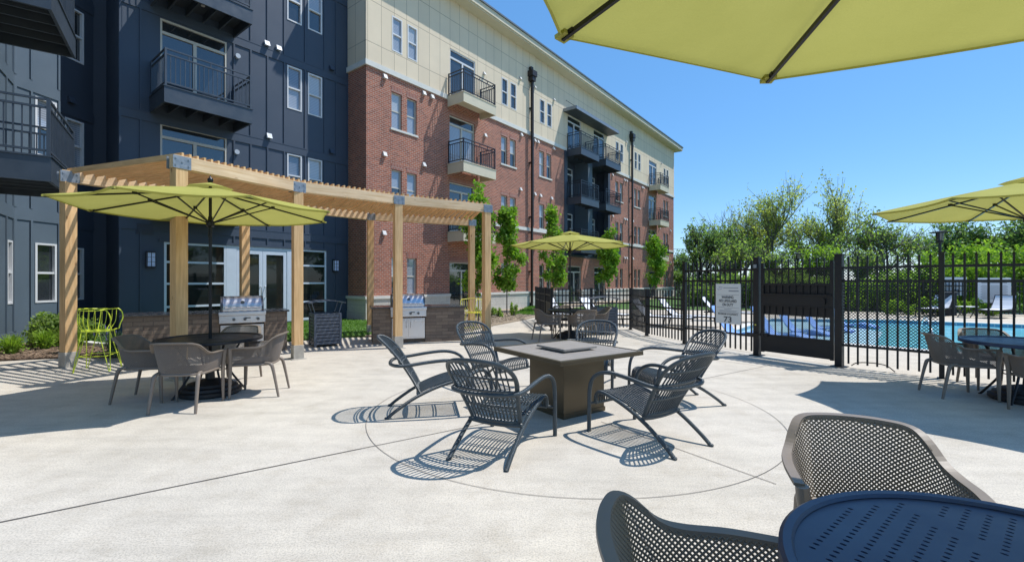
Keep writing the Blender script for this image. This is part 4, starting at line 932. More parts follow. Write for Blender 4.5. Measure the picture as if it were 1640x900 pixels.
# ---------------- perforated armchairs ----------------
def netchair_tree():
    t=thing('armchair','','armchair')
    # plan control (s from 0 left-front .. 1 right-front); bottom plan, top plan, height
    ctl=[(0.00,(-.245,.235),(-.285,.245),.655),(0.14,(-.245,.08),(-.298,.08),.66),(0.26,(-.238,-.05),(-.292,-.07),.662),(0.315,(-.225,-.12),(-.272,-.15),.69),(0.355,(-.20,-.165),(-.245,-.215),.755),(0.40,(-.15,-.20),(-.205,-.275),.797),(0.45,(-.075,-.213),(-.11,-.305),.808),(0.5,(0,-.217),(0,-.315),.81)]
    ctl=ctl+[(1-s,(-b[0],b[1]),(-tp[0],tp[1]),h) for s,b,tp,h in reversed(ctl[:-1])]
    def sm(vals,x):
        xs=[c[0] for c in ctl]
        for i in range(len(xs)-1):
            if x<=xs[i+1]+1e-9:
                k=(x-xs[i])/(xs[i+1]-xs[i]); p0=vals[max(i-1,0)];p1=vals[i];p2=vals[i+1];p3=vals[min(i+2,len(vals)-1)]
                return 0.5*((2*p1)+(p2-p0)*k+(2*p0-5*p1+4*p2-p3)*k*k+(3*p1-p0-3*p2+p3)*k**3)
        return vals[-1]
    V=[[c[1][0] for c in ctl],[c[1][1] for c in ctl],[c[2][0] for c in ctl],[c[2][1] for c in ctl],[c[3] for c in ctl]]
    Z0=0.435
    # arc length reparametrise at mid height
    S=[i/400 for i in range(401)]; mid=[Vector(((sm(V[0],s)+sm(V[2],s))/2,(sm(V[1],s)+sm(V[3],s))/2,0)) for s in S]; L=[0]
    for a,b in zip(mid[:-1],mid[1:]): L.append(L[-1]+(b-a).length)
    def s_at(u): return float(np.interp(u*L[-1],L,S))
    def pt(u,z,off=0.0):
        s=s_at(min(max(u,0),1)); h=sm(V[4],s); f=(z-Z0)/(0.84-Z0)*(0.84-Z0)/(h-Z0) if h>Z0 else 0; f=min(max(f,0),1)
        bx,by,tx,ty=(sm(V[i],s) for i in range(4)); zz=Z0+f*(h-Z0)
        k=f**0.85
        return Vector((bx+(tx-bx)*k,by+(ty-by)*k,zz))
    def top(u): s=s_at(u); return sm(V[4],s)
    # diamond net: cells in (u,z)
    LU=L[-1]; cw=0.0205; nu=int(LU/cw); du=1/nu; cz=0.0195; m=MB(); idx={}
    def vid(i,j):
        if (i,j) not in idx:
            idx[(i,j)]=len(m.v); m.v.append(tuple(pt(i*du*0.5,Z0+j*cz*0.5)))
        return idx[(i,j)]
    nz=int((0.86-Z0)/cz)+1
    for i in range(0,2*nu+1):
        for j in range(0,2*nz+1):
            if (i+j)%2: continue
            # diamond centred at (i+0, j+0)+: corners i-1,j ; i,j-1 ; i+1,j ; i,j+1 for odd centres
            ci,cj=i,j+1
            if ci-1<0 or ci+1>2*nu or cj-1<0: continue
            zt_=Z0+(cj+1)*cz*0.5
            if zt_>top(min(1,ci*du*0.5))-0.004: continue
            m.f.append((vid(ci-1,cj),vid(ci,cj-1),vid(ci+1,cj),vid(ci,cj+1))); m.uv.append(None)
    me=m.mesh('net'); bm=bmesh.new(); bm.from_mesh(me)
    bmesh.ops.wireframe(bm,faces=bm.faces[:],thickness=0.0082,offset=0,use_replace=True,use_boundary=True,use_even_offset=True)
    bm.to_mesh(me); bm.free(); me.materials.append(M['resin']); o=bpy.data.objects.new('mesh_shell',me); COL.objects.link(o); o.parent=t
    # solid rim flange along the top + front edges, lower rail
    m=MB(); n=90; inn=[];out=[]
    prev=None
    def band(pa,pb,th=0.006):
        for a,b,c,d in zip(pa[:-1],pa[1:],pb[1:],pb[:-1]): m.quad(a,b,c,d)
    us=[i/n for i in range(n+1)]
    tp=[pt(u,2.0) for u in us]; nrm=[]
    for i in range(n+1):
        d=(tp[min(i+1,n)]-tp[max(i-1,0)]); d.z=0; d.normalize(); nrm.append(Vector((-d.y,d.x,0))*-1)
    lo=[p+Vector((0,0,-0.024)) for p in tp]
    outr=[p+nv*0.034+Vector((0,0,0.002)) for p,nv in zip(tp,nrm)]; outl=[p+nv*0.036+Vector((0,0,-0.010)) for p,nv in zip(tp,nrm)]
    inr=[p+nv*-0.004 for p,nv in zip(tp,nrm)]; loi=[p+nv*-0.004 for p,nv in zip(lo,nrm)]; loo=[p+nv*0.004 for p,nv in zip(lo,nrm)]
    ring=[inr,outr,outl,[p+nv*0.006+Vector((0,0,-0.012)) for p,nv in zip(tp,nrm)],loo,loi,inr]
    for a,b in zip(ring[:-1],ring[1:]): band(a,b)
    for e in (0,n): m.poly([r_[e] for r_ in ring[:-1]])
    m.build('rim',M['resin'],t,smooth=True,recalc=True)
    m=MB(); us=[i/60 for i in range(61)]; m.tube([pt(u,Z0)+Vector((0,0,-0.012)) for u in us],0.016,8); m.bar((-.245,.235,Z0-0.012),(.245,.235,Z0-0.012),0.03,0.03)
    m.build('seat_frame',M['resin'],t,smooth=True)
    m=MB(); pts=[(-.24,.25),(-.235,-.05),(-.195,-.165),(-.1,-.205),(.1,-.205),(.195,-.165),(.235,-.05),(.24,.25)]; m.prism(pts,0.422,0.437); m.build('seat',M['resin'],t,recalc=True)
    m=MB(); m.prism([(x*0.9,y*0.9+0.01) for x,y in pts],0.438,0.458); m.build('seat_shade_pad',M['seat_shade'],t,recalc=True,bevel=0.006)  # added dark slab, painting the shade that lies on the seat
    for s in (-1,1):
        m=MB(); m.tube([(s*.292,.25,.648),(s*.288,.25,.60),(s*.272,.25,.44),(s*.268,.255,.2),(s*.27,.26,0)],[.030,.030,.026,.021,.015],10,flat=0.85); m.build('leg',M['resin'],t,smooth=True)
        m=MB(); m.tube(catmull([(s*.215,-.14,.44),(s*.228,-.205,.425),(s*.236,-.24,.36),(s*.248,-.31,0)],5),[.022]*5+[.024]*5+[.022,.021,.019,.018,.017,.015],10,flat=0.9); m.build('leg',M['resin'],t,smooth=True)
    return t
nc=netchair_tree()
def chair(loc,d,label,sc_=1.0,first=False,group=None):
    if first: nc.location=(*loc,0); nc.rotation_euler=(0,0,rotb(*d)); nc['label']=label; nc['group']=group or 'taupe perforated armchairs'; nc.scale=(sc_,)*3; return nc
    return copy_tree(nc,(*loc,0),rotb(*d),label,scale=sc_)
chair((1.565,1.975),(-.41,-.91),'large taupe perforated armchair facing the camera behind the blue black table',1.02,True)
chair((0.585,1.24),(.97,-.22),'taupe perforated armchair cut by the bottom edge, left of the blue black table')
chair((-3.86,5.42),(-.12,.99),'taupe armchair with its back to the camera at the table by the pergola')
chair((-4.62,5.82),(.98,.18),'taupe armchair on the left side of the table by the pergola')
chair((-3.38,6.08),(-.97,-.2),'taupe armchair on the right side of the table by the pergola')
chair((-4.15,6.82),(.12,-1),'taupe armchair behind the table by the pergola, in front of the grill')
chair((0.88,11.55),(.93,.3),'taupe armchair on the left of the table before the brick wing')
chair((1.75,11.25),(-.25,.97),'taupe armchair with its back turned at the table before the brick wing')
chair((2.25,11.95),(-.98,-.1),'taupe armchair on the right of the table before the brick wing')
chair((1.45,12.7),(.05,-1),'taupe armchair on the far side of the table before the brick wing')
chair((5.84,5.95),(.96,-.25),'taupe armchair left of the right edge table, turned toward the right')
chair((5.95,4.98),(.42,.9),'taupe armchair cut by the right edge, nearest chair at the shaded right table')
chair((6.75,6.4),(-.35,-.93),'taupe armchair behind the right edge table close to the spear fence')

# ---------------- fire table ----------------
ft=thing('fire_table','square bronze fire pit table with slatted top in the middle of six chairs','fire table',(0.64,5.36,0),R(34.5))
m=MB(); S=0.62
m.box(-S,S,-S,S,0.655,0.672); tray=m.build('top_frame',M['bronze'],ft)
m=MB(); 
for s in (-1,1): m.box(-S,S,s*(S-0.02)-0.02,s*(S-0.02)+0.02,0.672,0.703); m.box(s*(S-0.02)-0.02,s*(S-0.02)+0.02,-S+0.04,S-0.04,0.672,0.703)
m.build('edge',M['bronze'],ft,bevel=0.004)
m=MB(); n=13
for k in range(n):
    y0=-S+0.045+k*(2*S-0.09)/n; m.box(-S+0.045,S-0.045,y0+0.006,y0+(2*S-0.09)/n-0.006,0.674,0.700)
m.build('slatted_top',M['slat_top'],ft,bevel=0.003)
m=MB(); m.box(-0.25,0.25,-0.25,0.25,0.722,0.745); m.box(-0.2,0.2,-0.2,0.2,0.7,0.722); m.build('burner_lid',M['slat_top'],ft,bevel=0.003)
m=MB(); m.box(-0.31,0.31,-0.31,0.31,0.02,0.655); m.build('base',M['bronze'],ft,bevel=0.008)
m=MB(); m.box(-0.318,0.318,-0.318,0.318,0.0,0.05); m.build('plinth',M['bronze'],ft)

# ---------------- woven chairs ----------------
def wickerchair_tree():
    t=thing('lounge_chair','','lounge chair'); W=M['wicker']
    def bk(x,z):
        f=(z-0.26)/0.64; return Vector((x,-0.165-0.33*f-0.145*f*f+0.05*(abs(x)/0.28)**2*(0.6+0.4*f),z))
    hoop=[(-.232,.27),(-.255,.42),(-.285,.58),(-.305,.67),(-.303,.745),(-.262,.815),(-.16,.857),(0,.87)]; hoop=hoop+[(-x,z) for x,z in reversed(hoop[:-1])]
    hp=[bk(p.x,p.y) for p in catmull([(x,z,0) for x,z in hoop],5)]
    m=MB(); m.tube(hp,0.020,10,flat=0.8); m.build('back_frame',W,t,smooth=True)
    hx=catmull([(x,z,0) for x,z in hoop],12)
    m=MB(); NR=13
    for i in range(NR):
        u=(i+1)/(NR+1)*2-1; xb=u*0.225; xt=u*0.298
        # find hoop height at x
        zt=max((p.y for p in hx if abs(p.x-xt)<0.02 and p.y>0.6),default=0.85); pts=[bk(xb+(xt-xb)*k/7,0.27+(zt-0.275)*k/7) for k in range(8)]; m.tube(pts,0.0074,6)
    m.build('back_cane',W,t,smooth=True)
    def halfw(z): return float(np.interp(z,[.27,.42,.58,.67,.745,.815],[.232,.255,.285,.305,.303,.262]))
    m=MB()
    for z,r_,o in ((0.275,0.02,0),(0.42,0.008,.004),(0.435,0.008,-.006),(0.565,0.012,.008),(0.585,0.012,-.01),(0.70,0.008,.004),(0.712,0.008,-.006)):
        hw=halfw(z); m.tube([bk(-hw+2*hw*k/12,z)+Vector((0,o,0)) for k in range(13)],r_,8)
    m.build('cross_band',W,t,smooth=True)
    # arms: one hoop wraps behind the back, each side forward then down to the foot
    def arm(s):
        return catmull([(s*.0,-.475,.575),(s*.16,-.46,.575),(s*.29,-.39,.578),(s*.325,-.27,.585),(s*.337,-.05,.615),(s*.345,.15,.628),(s*.348,.29,.60),(s*.348,.385,.53),(s*.345,.425,.42),(s*.343,.435,.25),(s*.342,.44,.0)],5)
    for s in (-1,1): m=MB(); m.tube(arm(s),0.021,10,flat=0.9); m.build('arm',W,t,smooth=True)
    for s in (-1,1):
        m=MB(); m.tube(catmull([(s*.268,-.505,.0),(s*.266,-.40,.085),(s*.262,-.20,.215),(s*.262,.02,.315),(s*.262,.22,.375),(s*.262,.34,.395),(s*.262,.40,.38),(s*.262,.425,.33),(s*.262,.425,.27)],5),0.0205,10,flat=0.9)
        m.tube([(s*.262,.425,.28),(s*.33,.432,.28)],0.014,8); m.tube([(s*.27,-.51,.0),(s*.27,-.497,.012)],0.021,8); m.build('leg',W,t,smooth=True)
    prof=catmull([(0,-.165,.262),(0,-.05,.315),(0,.12,.372),(0,.28,.405),(0,.37,.405),(0,.415,.375),(0,.428,.32),(0,.425,.275)],5)
    m=MB(); NS_=15
    for i in range(NS_):
        x=-.235+.47*i/(NS_-1); sag=-0.018*(1-(x/.25)**2); m.tube([Vector((x,p.y,p.z+sag*(1 if p.y<.36 else .3))) for p in prof],0.0082,6)
    m.build('seat_cane',W,t,smooth=True)
    m=MB()
    for y,z,r_ in ((-.165,.262,.02),(-.02,.318,.008),(.02,.33,.008),(.2,.375,.008),(.235,.382,.008),(.425,.275,.016),(.428,.335,.007)): m.tube([(-.262,y,z+.0),(-.13,y,z-.014 if y<.4 else z),(0,y,z-.018 if y<.4 else z),(.13,y,z-.014 if y<.4 else z),(.262,y,z)],r_,8)
    m.build('seat_rail',W,t,smooth=True)
    return t
wc=wickerchair_tree()
def wch(mid,d,label,first=False):
    loc=(mid[0]+d[0]*.505,mid[1]+d[1]*.505,0)
    if first: wc.location=loc; wc.rotation_euler=(0,0,rotb(*d)); wc['label']=label; wc['group']='woven lounge chairs round the fire table'; return
    copy_tree(wc,loc,rotb(*d),label)
wch((-.29,3.70),(.42,.91),'slate woven lounge chair with its back to the camera, front left of the fire table',True)
wch((1.59,3.975),(-.57,.82),'slate woven lounge chair front right of the fire table, back leaning right')
wch((2.50,5.74),(-.97,-.22),'slate woven lounge chair behind and right of the fire table, nearest the gate')
wch((-1.42,5.2),(.98,.2),'slate woven lounge chair seen side on at the far left of the fire table')
wch((-.62,6.95),(.70,-.71),'slate woven lounge chair facing forward behind the left corner of the fire table')
wch((1.34,7.14),(-.33,-.94),'slate woven lounge chair whose back rises behind the middle of the fire table')
# ---------------- fences ----------------
BM=M['black_metal']
def fence_run(pts,h,rails,label,spacing=0.125,spear=True,post=0.075,bottom=0.07,name='metal_fence',skip_first=False,group='black metal fences'):
    t=thing(name,label,'fence',(*pts[0],0),0,group); o=Vector((*pts[0],0)); P=[Vector((*p,0))-o for p in pts]
    for i,p in enumerate(P):
        if i==0 and skip_first: continue
        d=(P[min(i+1,len(P)-1)]-P[max(i-1,0)]).normalized()
        b=MB(); b.box(-post/2,post/2,-post/2,post/2,0,h+0.0); b.box(-post/2-.008,post/2+.008,-post/2-.008,post/2+.008,h,h+0.018); b.box(-post*.9,post*.9,-post*.9,post*.9,-.002,0.012)
        b.build('post',BM,t,p,math.atan2(d.y,d.x))
    for a,b in zip(P[:-1],P[1:]):
        L=(b-a).length; d=(b-a)/L; ang=math.atan2(d.y,d.x); n=max(2,round(L/spacing)); m=MB()
        for z in rails: m.box(post/2,L-post/2,-0.016,0.018,z-0.02,z+0.02)
        for k in range(1,n):
            x=L*k/n; w=0.0132; zt=h-0.06 if spear else h
            m.box(x-w,x+w,-w,w,bottom,zt)
            if spear:
                m.box(x-.014,x+.014,-.014,.014,zt-.05,zt-.035)
                q=len(m.v); s=0.018
                m.v+=[(x-w,-w,zt),(x+w,-w,zt),(x+w,w,zt),(x-w,w,zt),(x-s,-s*.8,zt+.018),(x+s,-s*.8,zt+.018),(x+s,s*.8,zt+.018),(x-s,s*.8,zt+.018),(x,0,zt+.07)]
                for f in ((0,1,5,4),(1,2,6,5),(2,3,7,6),(3,0,4,7),(4,5,8),(5,6,8),(6,7,8),(7,4,8)): m.f.append(tuple(q+i for i in f)); m.uv.append(None)
        m.build('picket_panel',BM,t,a,ang)
    return t
TR=(1.73,1.50,0.385)
gR=(5.74,7.98); gL=(4.95,9.19); p3=(4.11,10.83); p4=(3.68,12.43); p5=(3.65,14.02)
rd_=Vector((.675,-.738)); far=[tuple(Vector(gR)+rd_*k) for k in (0,1.31,3.3,5.3)]
fr=fence_run(far,1.93,TR,'tall black spear-topped fence running right from the gate to the picture edge',skip_first=True,post=0.062)
fl=fence_run([gL,p3],1.93,TR,'short tall black fence section carrying the pool rules sign',skip_first=True)
fence_run([p3,p4,p5],1.27,(1.06,0.82,0.33),'low black fence curving back from the tall section',spear=False,skip_first=True)
fence_run([p5,(2.43,13.95),(1.2,13.85)],1.27,(1.06,0.82,0.33),'low black fence running straight behind the litter bin',spear=False,spacing=0.11,skip_first=True)
# solid low gate seen almost edge on
t=fence_run([(1.2,13.85),(1.12,15.1),(1.02,16.4),(0.93,17.6)],1.27,(1.06,0.82,0.33),'low black fence seen nearly edge on where the low fence turns to the building',spear=False,spacing=0.1)
m=MB(); m.box(0.03,1.2,-0.012,0.012,0.35,0.8); m.build('solid_panel',BM,t,(0,0,0),math.atan2(1.25,-.08))
# bars of expanded metal in a rectangle x0..x1, z0..z1 at local y
def lattice(par,x0,x1,z0,z1,y,loc,ang,name='expanded_mesh',pitch=0.052,w=0.010):
    m=MB(); sl=1.0
    for s in (1,-1):
        c=x0-(z1-z0)*sl if s==1 else x0
        e=x1 if s==1 else x1+(z1-z0)*sl; k=c
        while k<e:
            # line x=k+s*(z-z0)*sl
            pts=[]
            za,zb=z0,z1
            xa,xb=k,k+s*(z1-z0)*sl
            def clip(xa,za,xb,zb):
                if xa>xb: xa,za,xb,zb=xb,zb,xa,za
                if xb<x0 or xa>x1: return None
                if xa<x0: za=za+(zb-za)*(x0-xa)/(xb-xa); xa=x0
                if xb>x1: zb=za+(zb-za)*(x1-xa)/(xb-xa); xb=x1
                return xa,za,xb,zb
            r=clip(xa,za,xb,zb)
            if r and (r[2]-r[0])>0.01:
                yy=y+(0.002 if s==1 else -0.002)
                a=Vector((r[0],yy,r[1])); b=Vector((r[2],yy,r[3])); d=(b-a).normalized(); n=Vector((-d.z,0,d.x))*w/2
                m.quad(a+n,a-n,b-n,b+n)
            k+=pitch
    return m.build(name,BM,par,loc,ang)
ang=math.atan2(rd_.y,rd_.x)
lattice(fr,0.05,1.27,0.40,1.72,0.024,(0,0,0),ang)
lattice(fr,2.05,2.3,0.40,1.72,0.02,(0,0,0),ang) if False else None
# gate with two posts
gd=Vector((gL[0]-gR[0],gL[1]-gR[1])); GL=gd.length; ga=math.atan2(gd.y,gd.x)
gt=thing('pool_gate','black metal pool gate with solid kick plate and latch panel between two thick posts','gate',(*gR,0),ga)
for x in (0,GL):
    b=MB(); b.box(x-.055,x+.055,-.055,.055,0,1.95); b.box(x-.065,x+.065,-.065,.065,1.95,1.975); b.box(x-.11,x+.11,-.11,.11,0,.014)
    b.build('post',BM,gt,bevel=0.003)
x0,x1=0.085,GL-0.085
m=MB(); m.box(x0,x0+.055,-.022,.022,.09,1.86); m.box(x1-.055,x1,-.022,.022,.09,1.86)
for z in (1.73,1.44,0.43): m.box(x0+.055,x1-.055,-.02,.02,z-.02,z+.02)
n=10
for k in range(1,n):
    x=x0+.03+(x1-x0-.06)*k/n; m.box(x-.0095,x+.0095,-.0095,.0095,.43,1.86)
    q=len(m.v); s=.018; zt=1.86; w=.0095
    m.v+=[(x-w,-w,zt),(x+w,-w,zt),(x+w,w,zt),(x-w,w,zt),(x-s,-s,zt+.018),(x+s,-s,zt+.018),(x+s,s,zt+.018),(x-s,s,zt+.018),(x,0,zt+.07)]
    for f in ((0,1,5,4),(1,2,6,5),(2,3,7,6),(3,0,4,7),(4,5,8),(5,6,8),(6,7,8),(7,4,8)): m.f.append(tuple(q+i for i in f)); m.uv.append(None)
m.build('frame',BM,gt)
m=MB(); m.box(x0+.055,x1-.055,.012,.02,.105,.42); m.build('kick_plate',BM,gt)
m=MB(); m.box(x0+.055,x1-.055,-.018,-.012,.84,1.42); m.box(x0+.056,x1-.056,.0,.022,1.02,1.24); m.box(x0+.02,x1-.02,.023,.05,1.235,1.255); m.box(x0+.02,x1-.02,.023,.035,1.01,1.03); m.box(x0+.12,x0+.17,.023,.06,1.08,1.18); m.build('latch_panel',BM,gt)
lattice(gt,x0+.055,x1-.055,.45,.85,-.012,(0,0,0),0,pitch=0.036,w=0.0075); lattice(gt,x0+.055,x1-.055,1.46,1.71,-.012,(0,0,0),0,pitch=0.03)
m=MB(); m.box(GL-.10,GL+.16,.056,.09,.42,.455); m.box(GL-.16,GL-.1,.03,.07,.41,.47); m.tube([(GL-.2,.02,.44),(GL-.2,.06,.44)],.035,12); m.build('hinge',BM,gt)
m=MB(); m.tube([(GL,.056,.62),(GL,.066,.62)],.014,10); m.build('warning_dot',M['yellow'],gt)
m=MB(); m.box(GL-.03,GL+.03,.057,.09,1.76,1.83); m.build('lock_box',M['steel_plate'],gt)
MB().tube(catmull([(5.86,7.86,0.04),(5.92,7.80,.10),(6.05,7.68,.12),(6.2,7.55,.1),(6.28,7.46,.01)],5),.009,6).build('loose_cable',BM,smooth=True)
tag(bpy.data.objects['loose_cable'],'thin black cable lying in a low arch at the foot of the right gate post','cable')

# ---------------- signs ----------------
def text(par,s,x,z,size,mat,y=-0.012,align='CENTER',name='lettering',w=None):
    cu=bpy.data.curves.new(name,'FONT'); cu.body=s; cu.size=size; cu.align_x=align; cu.extrude=0.0008; cu.offset=0.0006*size/0.05
    o=bpy.data.objects.new(name,cu); COL.objects.link(o); cu.materials.append(mat); o.parent=par; o.location=(x,y,z); 
    dg=bpy.context.evaluated_depsgraph_get(); me=bpy.data.meshes.new_from_object(o.evaluated_get(dg)); bpy.data.objects.remove(o)
    o=bpy.data.objects.new(name,me); COL.objects.link(o); o.parent=par; o.location=(x,y,z); o.rotation_euler=(R(90),0,0)
    if not me.materials: me.materials.append(mat)
    if w: xs=[v.co.x for v in me.vertices]; o.scale.x=w/(max(xs)-min(xs))
    return o
sa=Vector((4.516,10.04,0)); sb_=Vector((4.79,9.49,0)); sdv=(sb_-sa).normalized()
sg=thing('rules_sign','pale grey rules sign reading no lifeguard on duty and 73 beside the gate','sign',(sa+sb_)/2+Vector((-sdv.y,sdv.x,0))*-0.025,math.atan2(sdv.y,sdv.x))
# face must look toward the camera (-y local)
MB().box(-.305,.305,-.008,0,.585,1.44).build('board',M['sign'],sg,bevel=0.002)
text(sg,'WARNING:',0,1.125,.082,M['ink'],w=.30); text(sg,'NO LIFEGUARD',0,1.045,.082,M['ink'],w=.43); text(sg,'ON DUTY',0,.965,.082,M['ink'],w=.27)
text(sg,'MAXIMUM OCCUPANCY',0,.775,.05,M['ink'],w=.49); text(sg,'73',0,.62,.17,M['ink'],w=.19)
for z in (1.205,.93,.83): MB().box(-.27,.27,-.0105,-.008,z-.003,z+.003).build('rule_line',M['ink_grey'],sg)
for z,wd in ((.90,.09),(.872,.23),(.85,.20)): MB().box(-wd,wd,-.0105,-.008,z-.0035,z+.0035).build('fine_print',M['ink_grey'],sg)
m=MB(); m.box(-.11,.25,-.0105,-.008,1.345,1.36); m.box(0.02,.26,-.0105,-.008,1.275,1.30); m.build('fine_print',M['ink_grey'],sg)
m=MB(); pts=catmull([(-.26,0,1.33),(-.24,0,1.315),(-.19,0,1.315),(-.14,0,1.345)],6)
m.tube([(p.x,-.009,p.z) for p in pts],[.002]+[.007]*(len(pts)-2)+[.002],6,flat=.3); pts=catmull([(-.23,0,1.35),(-.2,0,1.368),(-.16,0,1.37),(-.13,0,1.36)],6); m.tube([(p.x,-.009,p.z) for p in pts],[.002]+[.006]*(len(pts)-2)+[.002],6,flat=.3)
m.build('emblem',M['ink_blue'],sg)
# ---------------- far side of the pool ----------------
fence_run([(8.6,24.0),(12.0,22.6),(15.5,21.4),(18.6,20.6),(20.9,19.9),(23.2,18.9),(25.5,17.4)],1.45,(1.28,1.05,0.2),'long black fence on the far side of the pool in front of the hedge',spear=False,spacing=0.12)
def board(x0,x1,zt,zb,Y,label,lines,head,num=None):
    k=(x0+x1)/2; X=(k-820)/729*Y; wd=(x1-x0)/729*Y*0.93; z1=1.5+(450-zt)/729*Y; z0=1.5-(zb-450)/729*Y
    t=thing('notice_board',label,'sign',(X,Y,0),R(-22),'notice boards on the far fence')
    MB().box(-wd/2,wd/2,-.01,0,z0,z1).build('board',M['sign_white'],t)
    m=MB(); h=z1-z0
    for i in range(lines): 
        z=z1-h*(.30+.58*i/max(1,lines)); f=.40 if i%3 else .36; m.box(-wd*f,wd*f,-.0135,-.0105,z-.008,z+.008)
    m.build('text_lines',M['ink_grey'],t); 
    m=MB(); z=z1-h*.20; m.box(-wd*head,wd*head,-.0135,-.0105,z-.02,z+.02); m.build('heading_line',M['ink_grey'],t)
    if num: text(t,num,0.02,z0+.05,.30,M['ink'],y=-.014)
board(1515,1545,444,473,20.3,'smaller white notice board with 73 on the far fence beyond the pool',5,.33,'73')
board(1570,1614,445,485,19.6,'larger white notice board full of text lines on the far fence beyond the pool',17,.38)

def lounger_tree(mat,legs=True):
    t=thing('sun_lounger','','sun lounger')
    # +y foot end; back at -y raised
    m=MB()
    m.box(-.30,.30,-.25,1.15,.335,.35); m.build('seat_sling',mat,t)
    bh=Vector((0,-.78,.92)); m=MB(); n=6
    pr=[(-.25,.35),(-.42,.50),(-.60,.70),(-.74,.90)]
    for (a,b),(c,d) in zip(pr[:-1],pr[1:]): m.quad((-.30,a,b),(.30,a,b),(.30,c,d),(-.30,c,d)); m.quad((-.30,c-.012,d-.01),(.30,c-.012,d-.01),(.30,a-.012,b-.01),(-.30,a-.012,b-.01))
    m.build('back_sling',mat,t)
    m=MB()
    for s in (-1,1): m.bar((s*.32,-.62,.34),(s*.32,1.2,.34),.03,.045); m.tube([(s*.315,a,b) for a,b in pr],.015,8)
    m.bar((-.32,1.19,.34),(.32,1.19,.34),.03,.045); m.tube([(-.315,-.74,.90),(.315,-.74,.90)],.015,8); m.bar((-.3,-.6,.36),(-.3,-.62,.72),.02,.02)
    m.build('frame',M['rail'],t)
    for s in (-1,1):
        for y in (-.5,1.05): MB().bar((s*.32,y,.33),(s*.32,y+(.05 if y>0 else -.05),0),.03,.03).build('leg',M['rail'],t)
    return t
lo=lounger_tree(M['sling'])
spots=[((1.82,15.8),(.55,-.55),'white sling lounger behind the low fence, nearest the umbrella pole'),((3.2,16.4),(.6,-.6),'white sling lounger behind the low fence, beside the litter bin'),((4.75,15.0),(.75,-.6),'white sling lounger with high back behind the low curved fence, left of a pair'),((5.75,15.3),(.8,-.6),'white sling lounger behind the low curved fence, right of a pair'),((7.9,17.0),(.7,-.5),'white sling lounger on the deck just right of the rules sign'),
 ((18.2,19.5),(-.85,-.45),'white sling lounger beyond the pool under the smaller notice board'),((19.9,18.6),(-.85,-.45),'white sling lounger beyond the pool under the larger notice board'),((22.3,17.4),(-.85,-.4),'white sling lounger beyond the pool at the right picture edge')]
for i,(p,d,l) in enumerate(spots):
    if i==0: lo.location=(*p,0); lo.rotation_euler=(0,0,rotb(*d)); lo['label']=l; lo['group']='white sling loungers on the pool deck'
    else: copy_tree(lo,(*p,0),rotb(*d),l)
def ledge_lounger():
    t=thing('ledge_lounger','','pool lounger'); pr=catmull([(-.66,.86,0),(-.48,.60,0),(-.24,.24,0),(-.08,.10,0),(.15,.10,0),(.4,.16,0),(.62,.13,0),(.9,.05,0)],5); m=MB()
    for a,b in zip(pr[:-1],pr[1:]):
        m.quad((-.33,a.x,a.y),(.33,a.x,a.y),(.33,b.x,b.y),(-.33,b.x,b.y)); m.quad((-.33,b.x,b.y-.05),(.33,b.x,b.y-.05),(.33,a.x,a.y-.05),(-.33,a.x,a.y-.05))
        for s in (-.33,.33): m.quad((s,a.x,a.y),(s,b.x,b.y),(s,b.x,b.y-.05),(s,a.x,a.y-.05))
    m.build('moulded_shell',M['ledge_lounger'],t,smooth=True)
    m=MB(); m.box(-.28,.28,-.2,.1,-.04,.05); m.box(-.28,.28,.3,.6,-.04,.09); m.build('support',M['ledge_lounger'],t)
    return t
ll=ledge_lounger()
sp=[((6.55,13.3),'blue moulded lounger in the shallow water below the rules sign'),((7.55,12.95),'blue moulded lounger in the pool shallows seen through the gate, leftmost of three'),((8.75,13.9),'blue moulded lounger in the pool shallows seen through the gate, middle of three'),((10.05,14.8),'blue moulded lounger in the pool shallows seen through the gate, rightmost of three'),((11.8,16.0),'blue moulded lounger at the edge of the shallows seen through the mesh fence')]
for i,(p,l) in enumerate(sp):
    d=(.66,-.75)
    if i==0: ll.scale=(.85,.95,1.0)
    if i==0: ll.location=(*p,-.10); ll.rotation_euler=(0,0,rotb(*d)); ll['label']=l; ll['group']='blue loungers in the pool shallows'
    else: copy_tree(ll,(*p,-.10),rotb(*d),l)
# folding side table beyond pool
t=thing('side_table','small low side table between two loungers beyond the pool','side table',(18.7,18.7,0),R(20))
MB().box(-.28,.28,-.25,.25,.44,.46).build('table_top',M['sling'],t)
for s in (-1,1):
    for q in (-1,1): MB().bar((s*.24,q*.2,.44),(-s*.24,q*.2,0),.025,.025).build('leg',M['rail'],t)
# water jet
jm=MB(); jm.tube(catmull([(9.25,9.9,-.02),(9.4,10.2,.42),(9.75,10.7,.62),(10.1,11.2,.5),(10.35,11.6,-.1)],8),0.013,6); jm.build('water_jet',M['jet'],smooth=True); tag(bpy.data.objects['water_jet'],'thin white arc of water leaping into the pool behind the tall fence','water jet')
# bin beyond pool
t=thing('towel_bin','dark slim bin standing before the far fence between the notice boards','bin',(19.0,19.9,0),R(-20))
MB().box(-.25,.25,-.25,.25,0,.95).build('body',M['bin_dark'],t,bevel=.02); MB().box(-.27,.27,-.27,.27,.952,1.02).build('lid',M['rail'],t,bevel=.02)
